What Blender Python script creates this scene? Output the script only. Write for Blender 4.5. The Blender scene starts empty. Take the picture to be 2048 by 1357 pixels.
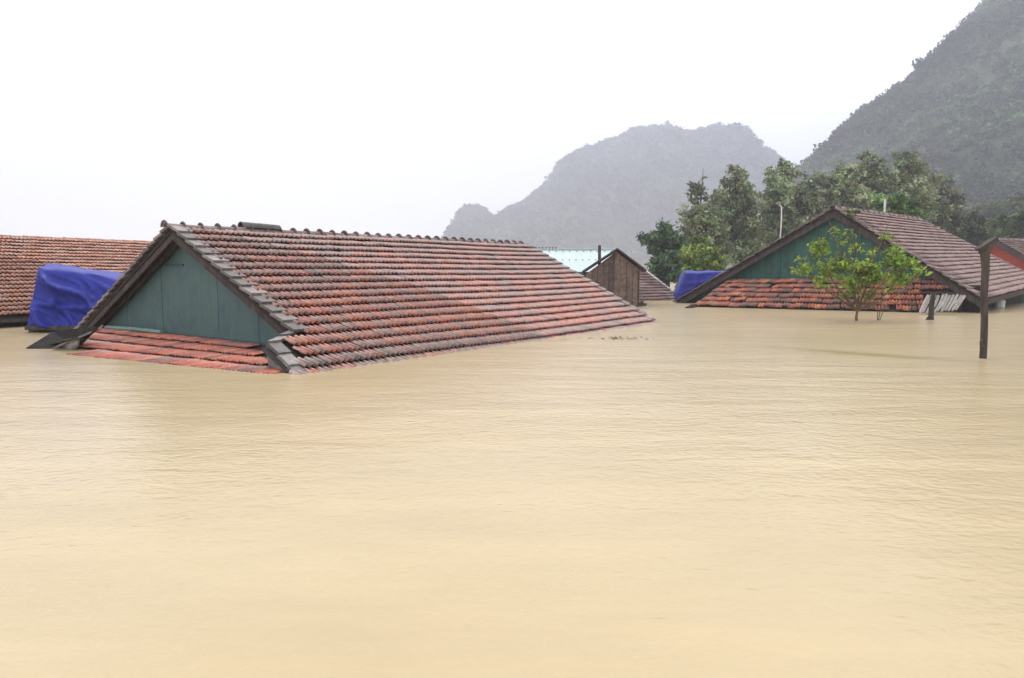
import bpy, math, random
import numpy as np
from mathutils import Vector, Matrix, noise

random.seed(7); rng = np.random.default_rng(7)
SC = bpy.context.scene; COL = SC.collection
PI = math.pi

# ------------------------------------------------------------------ camera, sky, sun, exposure
F, HY, CAMZ = 1350.0, 545.0, 1.4            # focal length and horizon row in photo pixels, eye height
TH = math.atan((678.5 - HY) / F)
cam = bpy.data.objects.new('camera', bpy.data.cameras.new('camera')); COL.objects.link(cam)
cam.location = (0, 0, CAMZ); cam.rotation_euler = (PI / 2 - TH, 0, 0)
cam.data.sensor_width = 36; cam.data.lens = F / 2048 * 36
cam.data.clip_start = 0.1; cam.data.clip_end = 6000
SC.camera = cam

w = bpy.data.worlds.new('World'); SC.world = w; w.use_nodes = True
nt = w.node_tree; nt.nodes.clear()
sky = nt.nodes.new('ShaderNodeTexSky'); sky.sky_type = 'NISHITA'; sky.sun_disc = False
SUN_EL, SUN_ROT = math.radians(58), math.radians(-20)
sky.sun_elevation = SUN_EL; sky.sun_rotation = SUN_ROT
mixs = nt.nodes.new('ShaderNodeMixRGB'); mixs.inputs[0].default_value = 0.93
mixs.inputs[2].default_value = (9.3, 9.25, 9.5, 1)           # the closed cloud deck
bgn = nt.nodes.new('ShaderNodeBackground'); bgn.inputs[1].default_value = 0.1
wo = nt.nodes.new('ShaderNodeOutputWorld')
nt.links.new(sky.outputs[0], mixs.inputs[1]); nt.links.new(mixs.outputs[0], bgn.inputs[0]); nt.links.new(bgn.outputs[0], wo.inputs[0])

sun = bpy.data.objects.new('sun', bpy.data.lights.new('sun', 'SUN')); COL.objects.link(sun)
sun.data.energy = 0.8; sun.data.angle = math.radians(25); sun.data.color = (1, 0.96, 0.9)
sd = Vector((math.sin(SUN_ROT) * math.cos(SUN_EL), math.cos(SUN_ROT) * math.cos(SUN_EL), math.sin(SUN_EL)))
sun.rotation_euler = sd.to_track_quat('Z', 'Y').to_euler()
sun.location = (0, 0, 60)

SC.view_settings.view_transform = 'Standard'; SC.view_settings.look = 'None'
SC.view_settings.exposure = 0.92; SC.view_settings.gamma = 1; SC.view_settings.use_curve_mapping = False
SC.render.engine = 'CYCLES'
SC.cycles.use_denoising = True; SC.cycles.max_bounces = 8; SC.cycles.volume_bounces = 1
SC.cycles.diffuse_bounces = 3; SC.cycles.glossy_bounces = 3; SC.cycles.transparent_max_bounces = 8

# ------------------------------------------------------------------ geometry helpers
def V(*a): return np.array(a, float)
def ray(px, py):
    a = (px - 1024) / F; b = (678.5 - py) / F; c, s = math.cos(TH), math.sin(TH)
    return V(a, c + b * s, -s + b * c)
EYE = V(0, 0, CAMZ)
def at(px, py, Y=None, z=None, plane=None):
    D = ray(px, py)
    if plane is not None:
        t = (plane[0] - EYE) @ plane[1] / (D @ plane[1])
    else:
        t = Y / D[1] if Y is not None else (z - CAMZ) / D[2]
    return EYE + D * t
def nrm(v): v = np.asarray(v, float); return v / np.linalg.norm(v)

class MB:
    """collects polygons (with an optional colour each) for ONE mesh"""
    def __init__(s): s.v = []; s.f = []; s.c = []
    def poly(s, pts, col=None):
        n = len(s.v); s.v += [tuple(p) for p in pts]; s.f.append(tuple(range(n, n + len(pts)))); s.c.append(col)
    def hexa(s, p, col=None):
        n = len(s.v); s.v += [tuple(q) for q in p]
        for f in ((0, 3, 2, 1), (4, 5, 6, 7), (0, 1, 5, 4), (1, 2, 6, 5), (2, 3, 7, 6), (3, 0, 4, 7)):
            s.f.append(tuple(n + i for i in f)); s.c.append(col)
    def bar(s, a, b, wd, th, up=(0, 0, 1), col=None, taper=1.0):
        a = np.asarray(a, float); b = np.asarray(b, float); d = nrm(b - a)
        x = np.cross(d, up); x = nrm(x if np.linalg.norm(x) > 1e-4 else V(1, 0, 0)); y = np.cross(x, d)
        q = [a + x * i * wd / 2 + y * j * th / 2 for i, j in ((-1, -1), (1, -1), (1, 1), (-1, 1))]
        q += [b + x * i * wd / 2 * taper + y * j * th / 2 * taper for i, j in ((-1, -1), (1, -1), (1, 1), (-1, 1))]
        s.hexa(q, col)
    def tube(s, pts, rad, seg=8, col=None, cap=True):
        pts = [np.asarray(p, float) for p in pts]; n0 = len(s.v); m = len(pts)
        if not hasattr(rad, '__len__'): rad = [rad] * m
        ref = V(1, 0.13, 0.07)
        for i, p in enumerate(pts):
            d = nrm(pts[min(i + 1, m - 1)] - pts[max(i - 1, 0)])
            x = nrm(np.cross(d, ref) if abs(d @ nrm(ref)) < .95 else np.cross(d, V(0, 1, 0))); y = np.cross(d, x)
            for k in range(seg):
                a = 2 * PI * k / seg; s.v.append(tuple(p + (x * math.cos(a) + y * math.sin(a)) * rad[i]))
        for i in range(m - 1):
            for k in range(seg):
                s.f.append((n0 + i * seg + k, n0 + i * seg + (k + 1) % seg, n0 + (i + 1) * seg + (k + 1) % seg, n0 + (i + 1) * seg + k)); s.c.append(col)
        if cap:
            s.f.append(tuple(n0 + k for k in range(seg))[::-1]); s.c.append(col)
            s.f.append(tuple(n0 + (m - 1) * seg + k for k in range(seg))); s.c.append(col)

def fast_mesh(name, v, f, mat, cols=None, smooth=False):
    """v (n,3), f list of polygons or (m,k) array, cols per polygon (m,3)"""
    me = bpy.data.meshes.new(name)
    v = np.asarray(v, np.float32)
    if isinstance(f, np.ndarray):
        m, k = f.shape; me.vertices.add(len(v)); me.vertices.foreach_set('co', v.ravel())
        me.loops.add(m * k); me.loops.foreach_set('vertex_index', f.astype(np.int32).ravel())
        me.polygons.add(m); me.polygons.foreach_set('loop_start', np.arange(0, m * k, k, dtype=np.int32))
        me.update(calc_edges=True); lens = np.full(m, k)
    else:
        me.from_pydata([tuple(map(float, p)) for p in v], [], f); lens = np.array([len(q) for q in f])
    if cols is not None:
        c = np.ones((int(lens.sum()), 4), np.float32); c[:, :3] = np.repeat(np.asarray(cols, np.float32), lens, axis=0)
        at_ = me.color_attributes.new('tint', 'FLOAT_COLOR', 'CORNER'); at_.data.foreach_set('color', c.ravel())
    if smooth: me.polygons.foreach_set('use_smooth', np.ones(len(me.polygons), bool))
    me.materials.append(mat); me.update()
    return me

def empty(name, loc):
    o = bpy.data.objects.new(name, None); COL.objects.link(o); o.location = tuple(loc); o.empty_display_size = .2; return o
def tag(o, label=None, cat=None, group=None, kind=None):
    if label: o['label'] = label
    if cat: o['category'] = cat
    if group: o['group'] = group
    if kind: o['kind'] = kind
    return o
def base_of(p):
    b = V(0, 0, 0)
    while p is not None: b = b + V(*p.location); p = p.parent
    return b
def link(name, me, parent=None, loc=None):
    """vertices of me are in world space; loc = the object's origin"""
    o = bpy.data.objects.new(name, me); COL.objects.link(o)
    pb = base_of(parent)
    if loc is None: loc = pb
    me.transform(Matrix.Translation(Vector([-float(q) for q in loc])))
    o.location = tuple(np.asarray(loc, float) - pb)
    if parent is not None: o.parent = parent
    return o
def build(mb, name, mat, parent=None, loc=None, smooth=False, bevel=0):
    cols = None
    if any(c is not None for c in mb.c): cols = [c if c is not None else (.5, .5, .5) for c in mb.c]
    o = link(name, fast_mesh(name, mb.v, mb.f, mat, cols, smooth), parent, loc)
    if bevel:
        m = o.modifiers.new('bevel', 'BEVEL'); m.width = bevel; m.segments = 2; m.limit_method = 'ANGLE'
    return o

# ------------------------------------------------------------------ materials
def mat_new(name):
    m = bpy.data.materials.new(name); m.use_nodes = True; n = m.node_tree
    return m, n, n.nodes['Principled BSDF'], n.nodes['Material Output']
def N(n, t, **k):
    q = n.nodes.new(t)
    for a, b in k.items(): setattr(q, a, b)
    return q
def noise_node(n, scale, detail=4, rough=.55, coord='Object', stretch=None):
    tc = N(n, 'ShaderNodeTexCoord'); mp = N(n, 'ShaderNodeMapping')
    if stretch: mp.inputs['Scale'].default_value = stretch
    n.links.new(tc.outputs[coord], mp.inputs[0])
    q = N(n, 'ShaderNodeTexNoise'); q.inputs['Scale'].default_value = scale; q.inputs['Detail'].default_value = detail; q.inputs['Roughness'].default_value = rough
    n.links.new(mp.outputs[0], q.inputs['Vector']); return q
def geo_noise(n, scale, detail=4, rough=.55, stretch=None):
    g = N(n, 'ShaderNodeNewGeometry'); mp = N(n, 'ShaderNodeMapping')
    if stretch: mp.inputs['Scale'].default_value = stretch
    n.links.new(g.outputs['Position'], mp.inputs[0])
    q = N(n, 'ShaderNodeTexNoise'); q.inputs['Scale'].default_value = scale; q.inputs['Detail'].default_value = detail; q.inputs['Roughness'].default_value = rough
    n.links.new(mp.outputs[0], q.inputs['Vector']); return q
def ramp(n, src, stops):
    r = N(n, 'ShaderNodeValToRGB'); e = r.color_ramp.elements
    while len(e) > 1: e.remove(e[-1])
    e[0].position, e[0].color = stops[0][0], (*stops[0][1], 1)
    for p, c in stops[1:]:
        x = e.new(p); x.color = (*c, 1)
    n.links.new(src, r.inputs[0]); return r
def mixc(n, a, b, fac, mode='MIX'):
    m = N(n, 'ShaderNodeMixRGB', blend_type=mode)
    for i, q in ((1, a), (2, b), (0, fac)):
        if hasattr(q, 'is_output'): n.links.new(q, m.inputs[i])
        elif isinstance(q, (int, float)): m.inputs[i].default_value = q
        else: m.inputs[i].default_value = (*q, 1)
    return m
def bump(n, b, src, strength, dist=.01):
    q = N(n, 'ShaderNodeBump'); q.inputs['Strength'].default_value = strength; q.inputs['Distance'].default_value = dist
    n.links.new(src, q.inputs['Height']); n.links.new(q.outputs[0], b.inputs['Normal']); return q
def simple(name, c1, c2, scale=6, rough=.7, bumpy=.3, stretch=None, spec=.4, dirt=None):
    m, n, b, o = mat_new(name)
    q = noise_node(n, scale, 5, .6, stretch=stretch)
    r = ramp(n, q.outputs[0], [(.3, c1), (.7, c2)]); out = r.outputs[0]
    if dirt:
        q2 = geo_noise(n, 1.7, 6, .7); r2 = ramp(n, q2.outputs[0], [(.5, (0, 0, 0)), (.68, (1, 1, 1))])
        out = mixc(n, out, dirt, r2.outputs[0]).outputs[0]
    n.links.new(out, b.inputs['Base Color']); b.inputs['Roughness'].default_value = rough
    b.inputs['Specular IOR Level'].default_value = spec
    if bumpy: bump(n, b, q.outputs[0], bumpy, .02)
    return m
def tinted(name, rough=.5, spec=.5, var=.35, scale=14, lichen=None, transl=0, coat=0):
    m, n, b, o = mat_new(name)
    a = N(n, 'ShaderNodeAttribute', attribute_name='tint')
    q = geo_noise(n, scale, 5, .65)
    r = ramp(n, q.outputs[0], [(.3, (1 - var,) * 3), (.7, (1 + var,) * 3)])
    c = mixc(n, a.outputs['Color'], r.outputs[0], 1.0, 'MULTIPLY').outputs[0]
    if lichen:
        q2 = geo_noise(n, 5.5, 7, .75); r2 = ramp(n, q2.outputs[0], [(.52, (0, 0, 0)), (.66, (.75,) * 3)])
        c = mixc(n, c, lichen, r2.outputs[0]).outputs[0]
    n.links.new(c, b.inputs['Base Color']); b.inputs['Roughness'].default_value = rough; b.inputs['Specular IOR Level'].default_value = spec
    if coat: b.inputs['Coat Weight'].default_value = coat; b.inputs['Coat Roughness'].default_value = .25
    if transl:
        t = N(n, 'ShaderNodeBsdfTranslucent'); n.links.new(c, t.inputs[0]); mx = N(n, 'ShaderNodeMixShader'); mx.inputs[0].default_value = transl
        n.links.new(b.outputs[0], mx.inputs[1]); n.links.new(t.outputs[0], mx.inputs[2]); n.links.new(mx.outputs[0], o.inputs[0])
    else: bump(n, b, q.outputs[0], .25, .01)
    return m

M_TILE = tinted('clay_tile', rough=.36, spec=.6, var=.22, scale=16, lichen=(.16, .13, .115))
M_TILE_R = tinted('dry_clay_tile', rough=.55, spec=.45, var=.35, scale=12)
M_TILE_S = tinted('wet_clay_tile', rough=.42, spec=.5, var=.35, scale=14)
M_TILE_J = tinted('broken_clay_tile', rough=.5, spec=.45, var=.5, scale=9)
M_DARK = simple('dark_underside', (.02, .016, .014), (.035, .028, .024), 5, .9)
M_BARGE = simple('weathered_board', (.024, .018, .016), (.082, .062, .056), 9, .75, .5, stretch=(1, 1, .25))
M_CEM = simple('mossy_cement', (.10, .095, .085), (.27, .25, .23), 11, .6, .6, dirt=(.05, .05, .04))
M_GREEN = simple('green_paint', (.058, .122, .118), (.080, .152, .144), 3.0, .5, .1, stretch=(2.5, 2.5, .35), dirt=(.045, .105, .118))
M_GREEN2 = simple('teal_paint', (.016, .086, .066), (.028, .122, .094), 3.0, .55, .15, stretch=(2.5, 2.5, .35), dirt=(.02, .05, .045))
M_GREENL = simple('pale_green_paint', (.12, .22, .19), (.2, .32, .28), 6, .5, .2)
M_TRIM = simple('green_batten', (.03, .062, .06), (.045, .085, .08), 6, .6, .2)
M_RED = simple('red_wall', (.26, .035, .02), (.38, .055, .03), 2.5, .7, .2, stretch=(.4, .4, 4))
M_WOOD = tinted('old_plank', rough=.8, spec=.3, var=.45, scale=7)
M_POST = simple('old_post', (.028, .022, .019), (.085, .068, .055), 12, .8, .8, stretch=(1, 1, .2))
M_WHITE = simple('white_plastic', (.62, .62, .60), (.75, .75, .72), 8, .4, .1)
M_BARK = simple('bark', (.05, .038, .028), (.12, .095, .07), 8, .9, .6, stretch=(1, 1, .3))
M_SAPBARK = simple('sapling_bark', (.07, .05, .03), (.17, .11, .06), 12, .8, .4)
M_LEAF = tinted('foliage', rough=.5, spec=.35, var=.25, scale=.9, transl=.25)
M_FOREST = tinted('hill_forest', rough=.7, spec=.2, var=.35, scale=.06, transl=.1)
M_SLAT = simple('bleached_slat', (.30, .28, .26), (.55, .52, .50), 14, .7, .3)

# tarpaulin: woven plastic, wet
M_TARP, n_, b_, o_ = mat_new('blue_tarpaulin')
q_ = noise_node(n_, 2.2, 4, .6); r_ = ramp(n_, q_.outputs[0], [(.3, (.014, .022, .22)), (.7, (.024, .038, .33))])
n_.links.new(r_.outputs[0], b_.inputs['Base Color']); b_.inputs['Roughness'].default_value = .5; b_.inputs['Specular IOR Level'].default_value = .25
bump(n_, b_, noise_node(n_, 5, 5, .6).outputs[0], .35, .03)

# turquoise sheet metal
M_TURQ = simple('turquoise_sheet', (.48, .58, .565), (.56, .66, .64), 3, .35, .05)

# muddy flood water
M_WATER, n_, b_, o_ = mat_new('muddy_flood_water')
qa = geo_noise(n_, .05, 4, .6, (1, 1, 1)); ra = ramp(n_, qa.outputs[0], [(.32, (.495, .385, .205)), (.68, (.575, .48, .31))])
qb = geo_noise(n_, .9, 6, .65, (.35, 1.3, 1)); rb = ramp(n_, qb.outputs[0], [(.35, (.93,) * 3), (.65, (1.05,) * 3)])
mw = mixc(n_, ra.outputs[0], rb.outputs[0], 1.0, 'MULTIPLY')
n_.links.new(mw.outputs[0], b_.inputs['Base Color'])
b_.inputs['Roughness'].default_value = .18; b_.inputs['IOR'].default_value = 1.33
g_ = N(n_, 'ShaderNodeNewGeometry')
def wave_layer(scale, stretch, rot, detail=3, dist=.0):
    mp = N(n_, 'ShaderNodeMapping'); mp.inputs['Rotation'].default_value = (0, 0, rot); mp.inputs['Scale'].default_value = (*stretch, 1)
    n_.links.new(g_.outputs['Position'], mp.inputs[0]); q = N(n_, 'ShaderNodeTexNoise'); q.inputs['Scale'].default_value = scale
    q.inputs['Detail'].default_value = detail; q.inputs['Distortion'].default_value = dist; q.inputs['Roughness'].default_value = .5
    n_.links.new(mp.outputs[0], q.inputs['Vector']); return q
def mmath(op, a, b):
    m = N(n_, 'ShaderNodeMath', operation=op)
    for i, q in ((0, a), (1, b)):
        if isinstance(q, (int, float)): m.inputs[i].default_value = q
        else: n_.links.new(q, m.inputs[i])
    return m.outputs[0]
l1 = wave_layer(1.3, (.34, 1.4), math.radians(24), 3, .3)      # long ripples
l2 = wave_layer(4.8, (.62, 1.25), math.radians(16), 4, .5)        # short ripples
l3 = wave_layer(17, (.8, 1.2), math.radians(-15), 3, .2)       # rain-pricked chop
hgt = mmath('ADD', mmath('ADD', mmath('MULTIPLY', l1.outputs[0], .022), mmath('MULTIPLY', l2.outputs[0], .013)), mmath('MULTIPLY', l3.outputs[0], .0095))
patch = wave_layer(.12, (1, 1), 0, 2)
pr = ramp(n_, patch.outputs[0], [(.35, (.35,) * 3), (.65, (1.1,) * 3)])
hg2 = mmath('MULTIPLY', hgt, pr.outputs[0])
# one olive streak mixed into the water colour, from (5.0, 12.4) to (7.3, 10.6)
sx = N(n_, 'ShaderNodeSeparateXYZ'); n_.links.new(g_.outputs['Position'], sx.inputs[0]); X_, Y_ = sx.outputs[0], sx.outputs[1]
wob = mmath('MULTIPLY', l1.outputs[0], .35)
dd_ = mmath('ADD', mmath('SUBTRACT', Y_, mmath('MULTIPLY_ADD', X_, -.80)), wob) if False else mmath('ADD', mmath('ADD', Y_, mmath('MULTIPLY', mmath('SUBTRACT', X_, 5.0), .78)), mmath('SUBTRACT', wob, 12.55))
gs_ = mmath('POWER', 2.718, mmath('MULTIPLY', mmath('MULTIPLY', dd_, dd_), -9.0))
wx_ = mmath('SUBTRACT', X_, 6.1); ws_ = mmath('POWER', 2.718, mmath('MULTIPLY', mmath('MULTIPLY', wx_, wx_), -.9))
olive_mix = mixc(n_, mw.outputs[0], (.30, .25, .09), mmath('MULTIPLY', mmath('MULTIPLY', gs_, ws_), .75)); n_.links.new(olive_mix.outputs[0], b_.inputs['Base Color'])
bq = N(n_, 'ShaderNodeBump'); bq.inputs['Strength'].default_value = 1.0; bq.inputs['Distance'].default_value = 1.0
n_.links.new(hg2, bq.inputs['Height']); n_.links.new(bq.outputs[0], b_.inputs['Normal'])

# ------------------------------------------------------------------ water, mountains, haze
xs = np.concatenate([[-1600, -400, -120], np.linspace(-60, 60, 41), [120, 400, 1600]])
ys = np.concatenate([[-1600, -300, -40], np.linspace(-5, 75, 41), [120, 300, 800, 1600]])
gx, gy = np.meshgrid(xs, ys); gz = np.zeros_like(gx)
vv = np.stack([gx, gy, gz], -1).reshape(-1, 3); nx, ny = len(xs), len(ys)
ff = np.array([(j * nx + i, j * nx + i + 1, (j + 1) * nx + i + 1, (j + 1) * nx + i) for j in range(ny - 1) for i in range(nx - 1)])
tag(link('flood_water', fast_mesh('flood_water', vv, ff, M_WATER), loc=(0, 0, 0)), 'muddy tan flood water rippled by rain and current', kind='structure')

def fbm(x, y, s, o=4):
    return noise.fractal(Vector((x * s, y * s, 3.7)), 1.0, 2.0, o)
def mountain(name, label, prof, D, front, back, amp, n_tree, crown, leaves, lsize, tint, seed, face=(0, 1), sharp=1.6):
    """prof = silhouette in photo pixels at distance D; the slope runs forward and back from that crest"""
    r = np.random.default_rng(seed)
    pts = [at(px, py, Y=D) for px, py in prof]
    X = np.array([p[0] for p in pts]); Z = np.array([p[2] for p in pts])
    nx_, nw = 120, 56
    xs_ = np.linspace(X[0], X[-1], nx_); hz = np.interp(xs_, X, Z)
    ws = np.linspace(-1, 1, nw); P = np.zeros((nw, nx_, 3))
    for i, x in enumerate(xs_):
        for j, w_ in enumerate(ws):
            y = D + (w_ * (front if w_ < 0 else back))
            q = (1 - abs(w_) ** sharp)
            bumpz = amp * fbm(x + seed * 50, y, 1 / 90.0, 5) * (1 - abs(w_)) ** .5 * min(1, abs(w_) * 5)
            gull = amp * .9 * fbm(x * 2.2 + 9, y * .5, 1 / 70.0, 4) * min(1, abs(w_) * 4) * (1 - abs(w_))
            P[j, i] = (x, y + amp * .5 * fbm(x, y + 99, 1 / 60.), max(-.8, hz[i] * q + bumpz + gull) if abs(w_) < .995 else -.8)
    f = np.array([(j * nx_ + i, j * nx_ + i + 1, (j + 1) * nx_ + i + 1, (j + 1) * nx_ + i) for j in range(nw - 1) for i in range(nx_ - 1)])
    cc = np.tile(np.array(tint) * .8, (len(f), 1)) * r.uniform(.8, 1.2, (len(f), 1))
    m = link(name, fast_mesh(name, P.reshape(-1, 3), f, M_FOREST, cc, True), loc=(X.mean(), D, 0))
    tag(m, label, kind='structure')
    # forest canopy: crowns of leafy quads standing on the visible side
    half = nw // 2 + 3
    fj = r.uniform(0, half, n_tree) ; fi = r.uniform(0, nx_ - 1.01, n_tree)
    extra = n_tree // 6; fj[:extra] = r.uniform(half - 5, half, extra)
    j0 = fj.astype(int); i0 = fi.astype(int); a = (fj - j0)[:, None]; b = (fi - i0)[:, None]
    C = (P[j0, i0] * (1 - a) + P[j0 + 1, i0] * a) * (1 - b) + (P[j0, i0 + 1] * (1 - a) + P[j0 + 1, i0 + 1] * a) * b
    C = C[C[:, 2] > .5]; k = len(C)
    R = crown * r.lognormal(0, .3, k); big = r.random(k) < .015; R[big] *= 1.4
    d = r.normal(size=(k, leaves, 3)); d /= np.linalg.norm(d, axis=2, keepdims=True); d[:, :, 2] = np.abs(d[:, :, 2]) * 1.0 - .15
    rad = r.uniform(.55, 1.0, (k, leaves, 1)) * r.uniform(.7, 1.15, (k, leaves, 1))
    c = C[:, None] + d * rad * R[:, None, None] * np.array([1, 1, 1.15]) + np.array([0, 0, .5]) * R[:, None, None]
    nn = d + r.normal(size=d.shape) * .55; nn /= np.linalg.norm(nn, axis=2, keepdims=True)
    t1 = np.cross(nn, r.normal(size=d.shape)); t1 /= np.linalg.norm(t1, axis=2, keepdims=True); t2 = np.cross(nn, t1)
    sz = (R[:, None, None] * lsize * r.uniform(.6, 1.3, (k, leaves, 1)))
    q4 = np.stack([c - t1 * sz, c - t2 * sz * .7, c + t1 * sz, c + t2 * sz * .7], 2).reshape(-1, 3)
    fq = np.arange(len(q4)).reshape(-1, 4)
    base = np.array(tint)[None] * r.lognormal(0, .22, (k, 1)) * (1 + r.normal(0, .07, (k, 3)))
    sc_ = D / 330.0
    base = base * np.array([1 + 1.3 * noise.noise(Vector((p[0] / (26 * sc_), p[1] / (40 * sc_), p[2] / (14 * sc_)))) for p in C])[:, None].clip(.35, 2)
    lc = np.repeat(base, leaves, 0) * r.uniform(.7, 1.3, (k * leaves, 1))
    tag(link(name.replace('mountain', '') + 'forest', fast_mesh('forest', q4, fq, M_FOREST, np.clip(lc, .005, .3)), loc=(X.mean(), D, 0)), label.replace(' mountain', ' mountain forest')[:70], kind='stuff')

PROF_FAR = [(700, 552), (800, 548), (880, 520), (893, 470), (905, 425), (925, 412), (950, 414), (972, 428), (990, 424), (1010, 405), (1040, 388), (1065, 372), (1090, 350),
            (1112, 320), (1138, 303), (1165, 286), (1200, 280), (1228, 276), (1258, 258), (1290, 247), (1320, 243), (1345, 250), (1372, 256), (1400, 246), (1430, 243),
            (1462, 255), (1485, 275), (1505, 300), (1535, 320), (1570, 330), (1640, 360), (1750, 410), (1900, 480), (2000, 548)]
mountain('far_mountain', 'hazy lavender limestone mountain far behind the houses', [(x + (14 if x < 1100 else 0) - (26 if x > 1470 else 0), y + (17 if y < 540 else 0)) for x, y in PROF_FAR], 950, 330, 300, 17, 13000, 3.4, 22, .34, (.055, .075, .045), 3)
PROF_NEAR = [(1470, 552), (1540, 420), (1590, 340), (1612, 318), (1650, 280), (1690, 240), (1725, 205), (1760, 185), (1800, 158), (1840, 125), (1870, 95), (1905, 60),
             (1940, 30), (1975, 0), (2020, -45), (2090, -90), (2200, -140), (2350, -165), (2500, -110), (2650, 40), (2800, 250), (2950, 552)]
mountain('near_mountain', 'dark forested mountain rising at the right edge', [(x + 14, y + 12) for x, y in PROF_NEAR], 330, 190, 170, 13, 15000, 2.1, 46, .22, (.070, .100, .052), 5)
# low bank with grass at the foot of the near mountain
LB = [(1850, 500), (1900, 462), (1950, 432), (2010, 416), (2080, 410), (2200, 420), (2400, 470), (2500, 552)]
mountain('low_hill', 'low scrubby slope at the foot of the right mountain', LB, 115, 40, 60, 2.5, 1600, 1.0, 60, .2, (.085, .105, .045), 8)

hz_ = MB(); hz_.hexa([(-1700, -1700, -1), (1700, -1700, -1), (1700, 1700, -1), (-1700, 1700, -1), (-1700, -1700, 265), (1700, -1700, 265), (1700, 1700, 265), (-1700, 1700, 265)])
M_HAZE = bpy.data.materials.new('rain_haze'); M_HAZE.use_nodes = True; hn = M_HAZE.node_tree; hn.nodes.clear()
ho = hn.nodes.new('ShaderNodeOutputMaterial'); hv = hn.nodes.new('ShaderNodeVolumePrincipled')
hv.inputs['Color'].default_value = (.82, .86, 1.0, 1); hv.inputs['Density'].default_value = .00116; hv.inputs['Anisotropy'].default_value = .2
hn.links.new(hv.outputs[0], ho.inputs['Volume'])
tag(build(hz_, 'haze', M_HAZE, loc=(0, 0, 0)), 'rain haze in the air', kind='stuff')

# ------------------------------------------------------------------ clay tiles
def palette(kind):
    P = {'weathered': [(.85, .24, .11), (.78, .18, .11), (.66, .19, .13), (.56, .22, .17), (.52, .22, .18), (.47, .25, .21), (.45, .21, .18), (.41, .27, .235), (.35, .23, .20), (.24, .20, .18)],
         'orange': [(.78, .34, .18), (.70, .30, .17), (.66, .32, .21), (.76, .42, .28), (.62, .28, .18), (.70, .41, .29), (.55, .28, .19), (.64, .40, .29)],
         'skirt': [(.58, .15, .07), (.52, .125, .065), (.42, .11, .07), (.32, .10, .075), (.54, .18, .085), (.22, .10, .08)],
         'jumble': [(.58, .18, .075), (.52, .13, .06), (.40, .11, .065), (.30, .11, .075), (.20, .10, .07), (.46, .17, .09), (.64, .26, .11)],
         'brown': [(.32, .20, .18), (.27, .165, .15), (.36, .235, .21), (.24, .16, .145), (.39, .25, .22), (.30, .21, .19)]}[kind]
    return P
# unit tile: x across 0..1, y down the slope 0..1.12, z in metres
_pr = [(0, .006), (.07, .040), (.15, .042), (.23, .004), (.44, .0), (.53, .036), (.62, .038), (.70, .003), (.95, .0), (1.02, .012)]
_pk = [.6, 1, .6, 0, .35, 1, .5, 0, 0]      # how much wear, dust and painted sheen each profile strip gets
def tile_arrays(lift=.078, th=.015):
    v = []; f = []
    m = len(_pr)
    for (y, z) in ((-.04, .0), (1.08, lift)):
        for x, h in _pr: v.append((x, y, z + h))
    for x, h in _pr: v.append((x, 1.08, lift + h - th))
    for x, h in _pr: v.append((x, .55, lift * .55 + h - th - .004))
    for i in range(m - 1):
        f.append((i, m + i, m + i + 1, i + 1)); f.append((m + i, 2 * m + i, 2 * m + i + 1, m + i + 1)); f.append((2 * m + i, 3 * m + i, 3 * m + i + 1, 2 * m + i + 1))
    return np.array(v, float), np.array(f)
TV, TF = tile_arrays()
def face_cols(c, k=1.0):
    """ribs with wear and painted sheen, grimy pans, painted shade on lips and undersides"""
    c = np.array(c, float); worn_sheen = c * (1 - .6 * k) + np.array([.86, .67, .57]) * .6 * k; out = []; pan = 1 - .48 * k
    for w_ in _pk: out += [c * pan * (1 - w_) + worn_sheen * w_, c * .5, c * .3]  # wet sky sheen put into the rib colour; lips and undersides darkened as shade
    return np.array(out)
_tile_cache = {}; WEAR_SHEEN = {'clay_tile': 1.0, 'dry_clay_tile': .45, 'broken_clay_tile': .25, 'wet_clay_tile': .16}  # strength of wear, grime and painted rib sheen per material
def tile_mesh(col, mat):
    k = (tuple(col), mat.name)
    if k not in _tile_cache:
        _tile_cache[k] = fast_mesh('tile', TV, TF, mat, face_cols(col, WEAR_SHEEN.get(mat.name, 1)))
    return _tile_cache[k]

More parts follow.
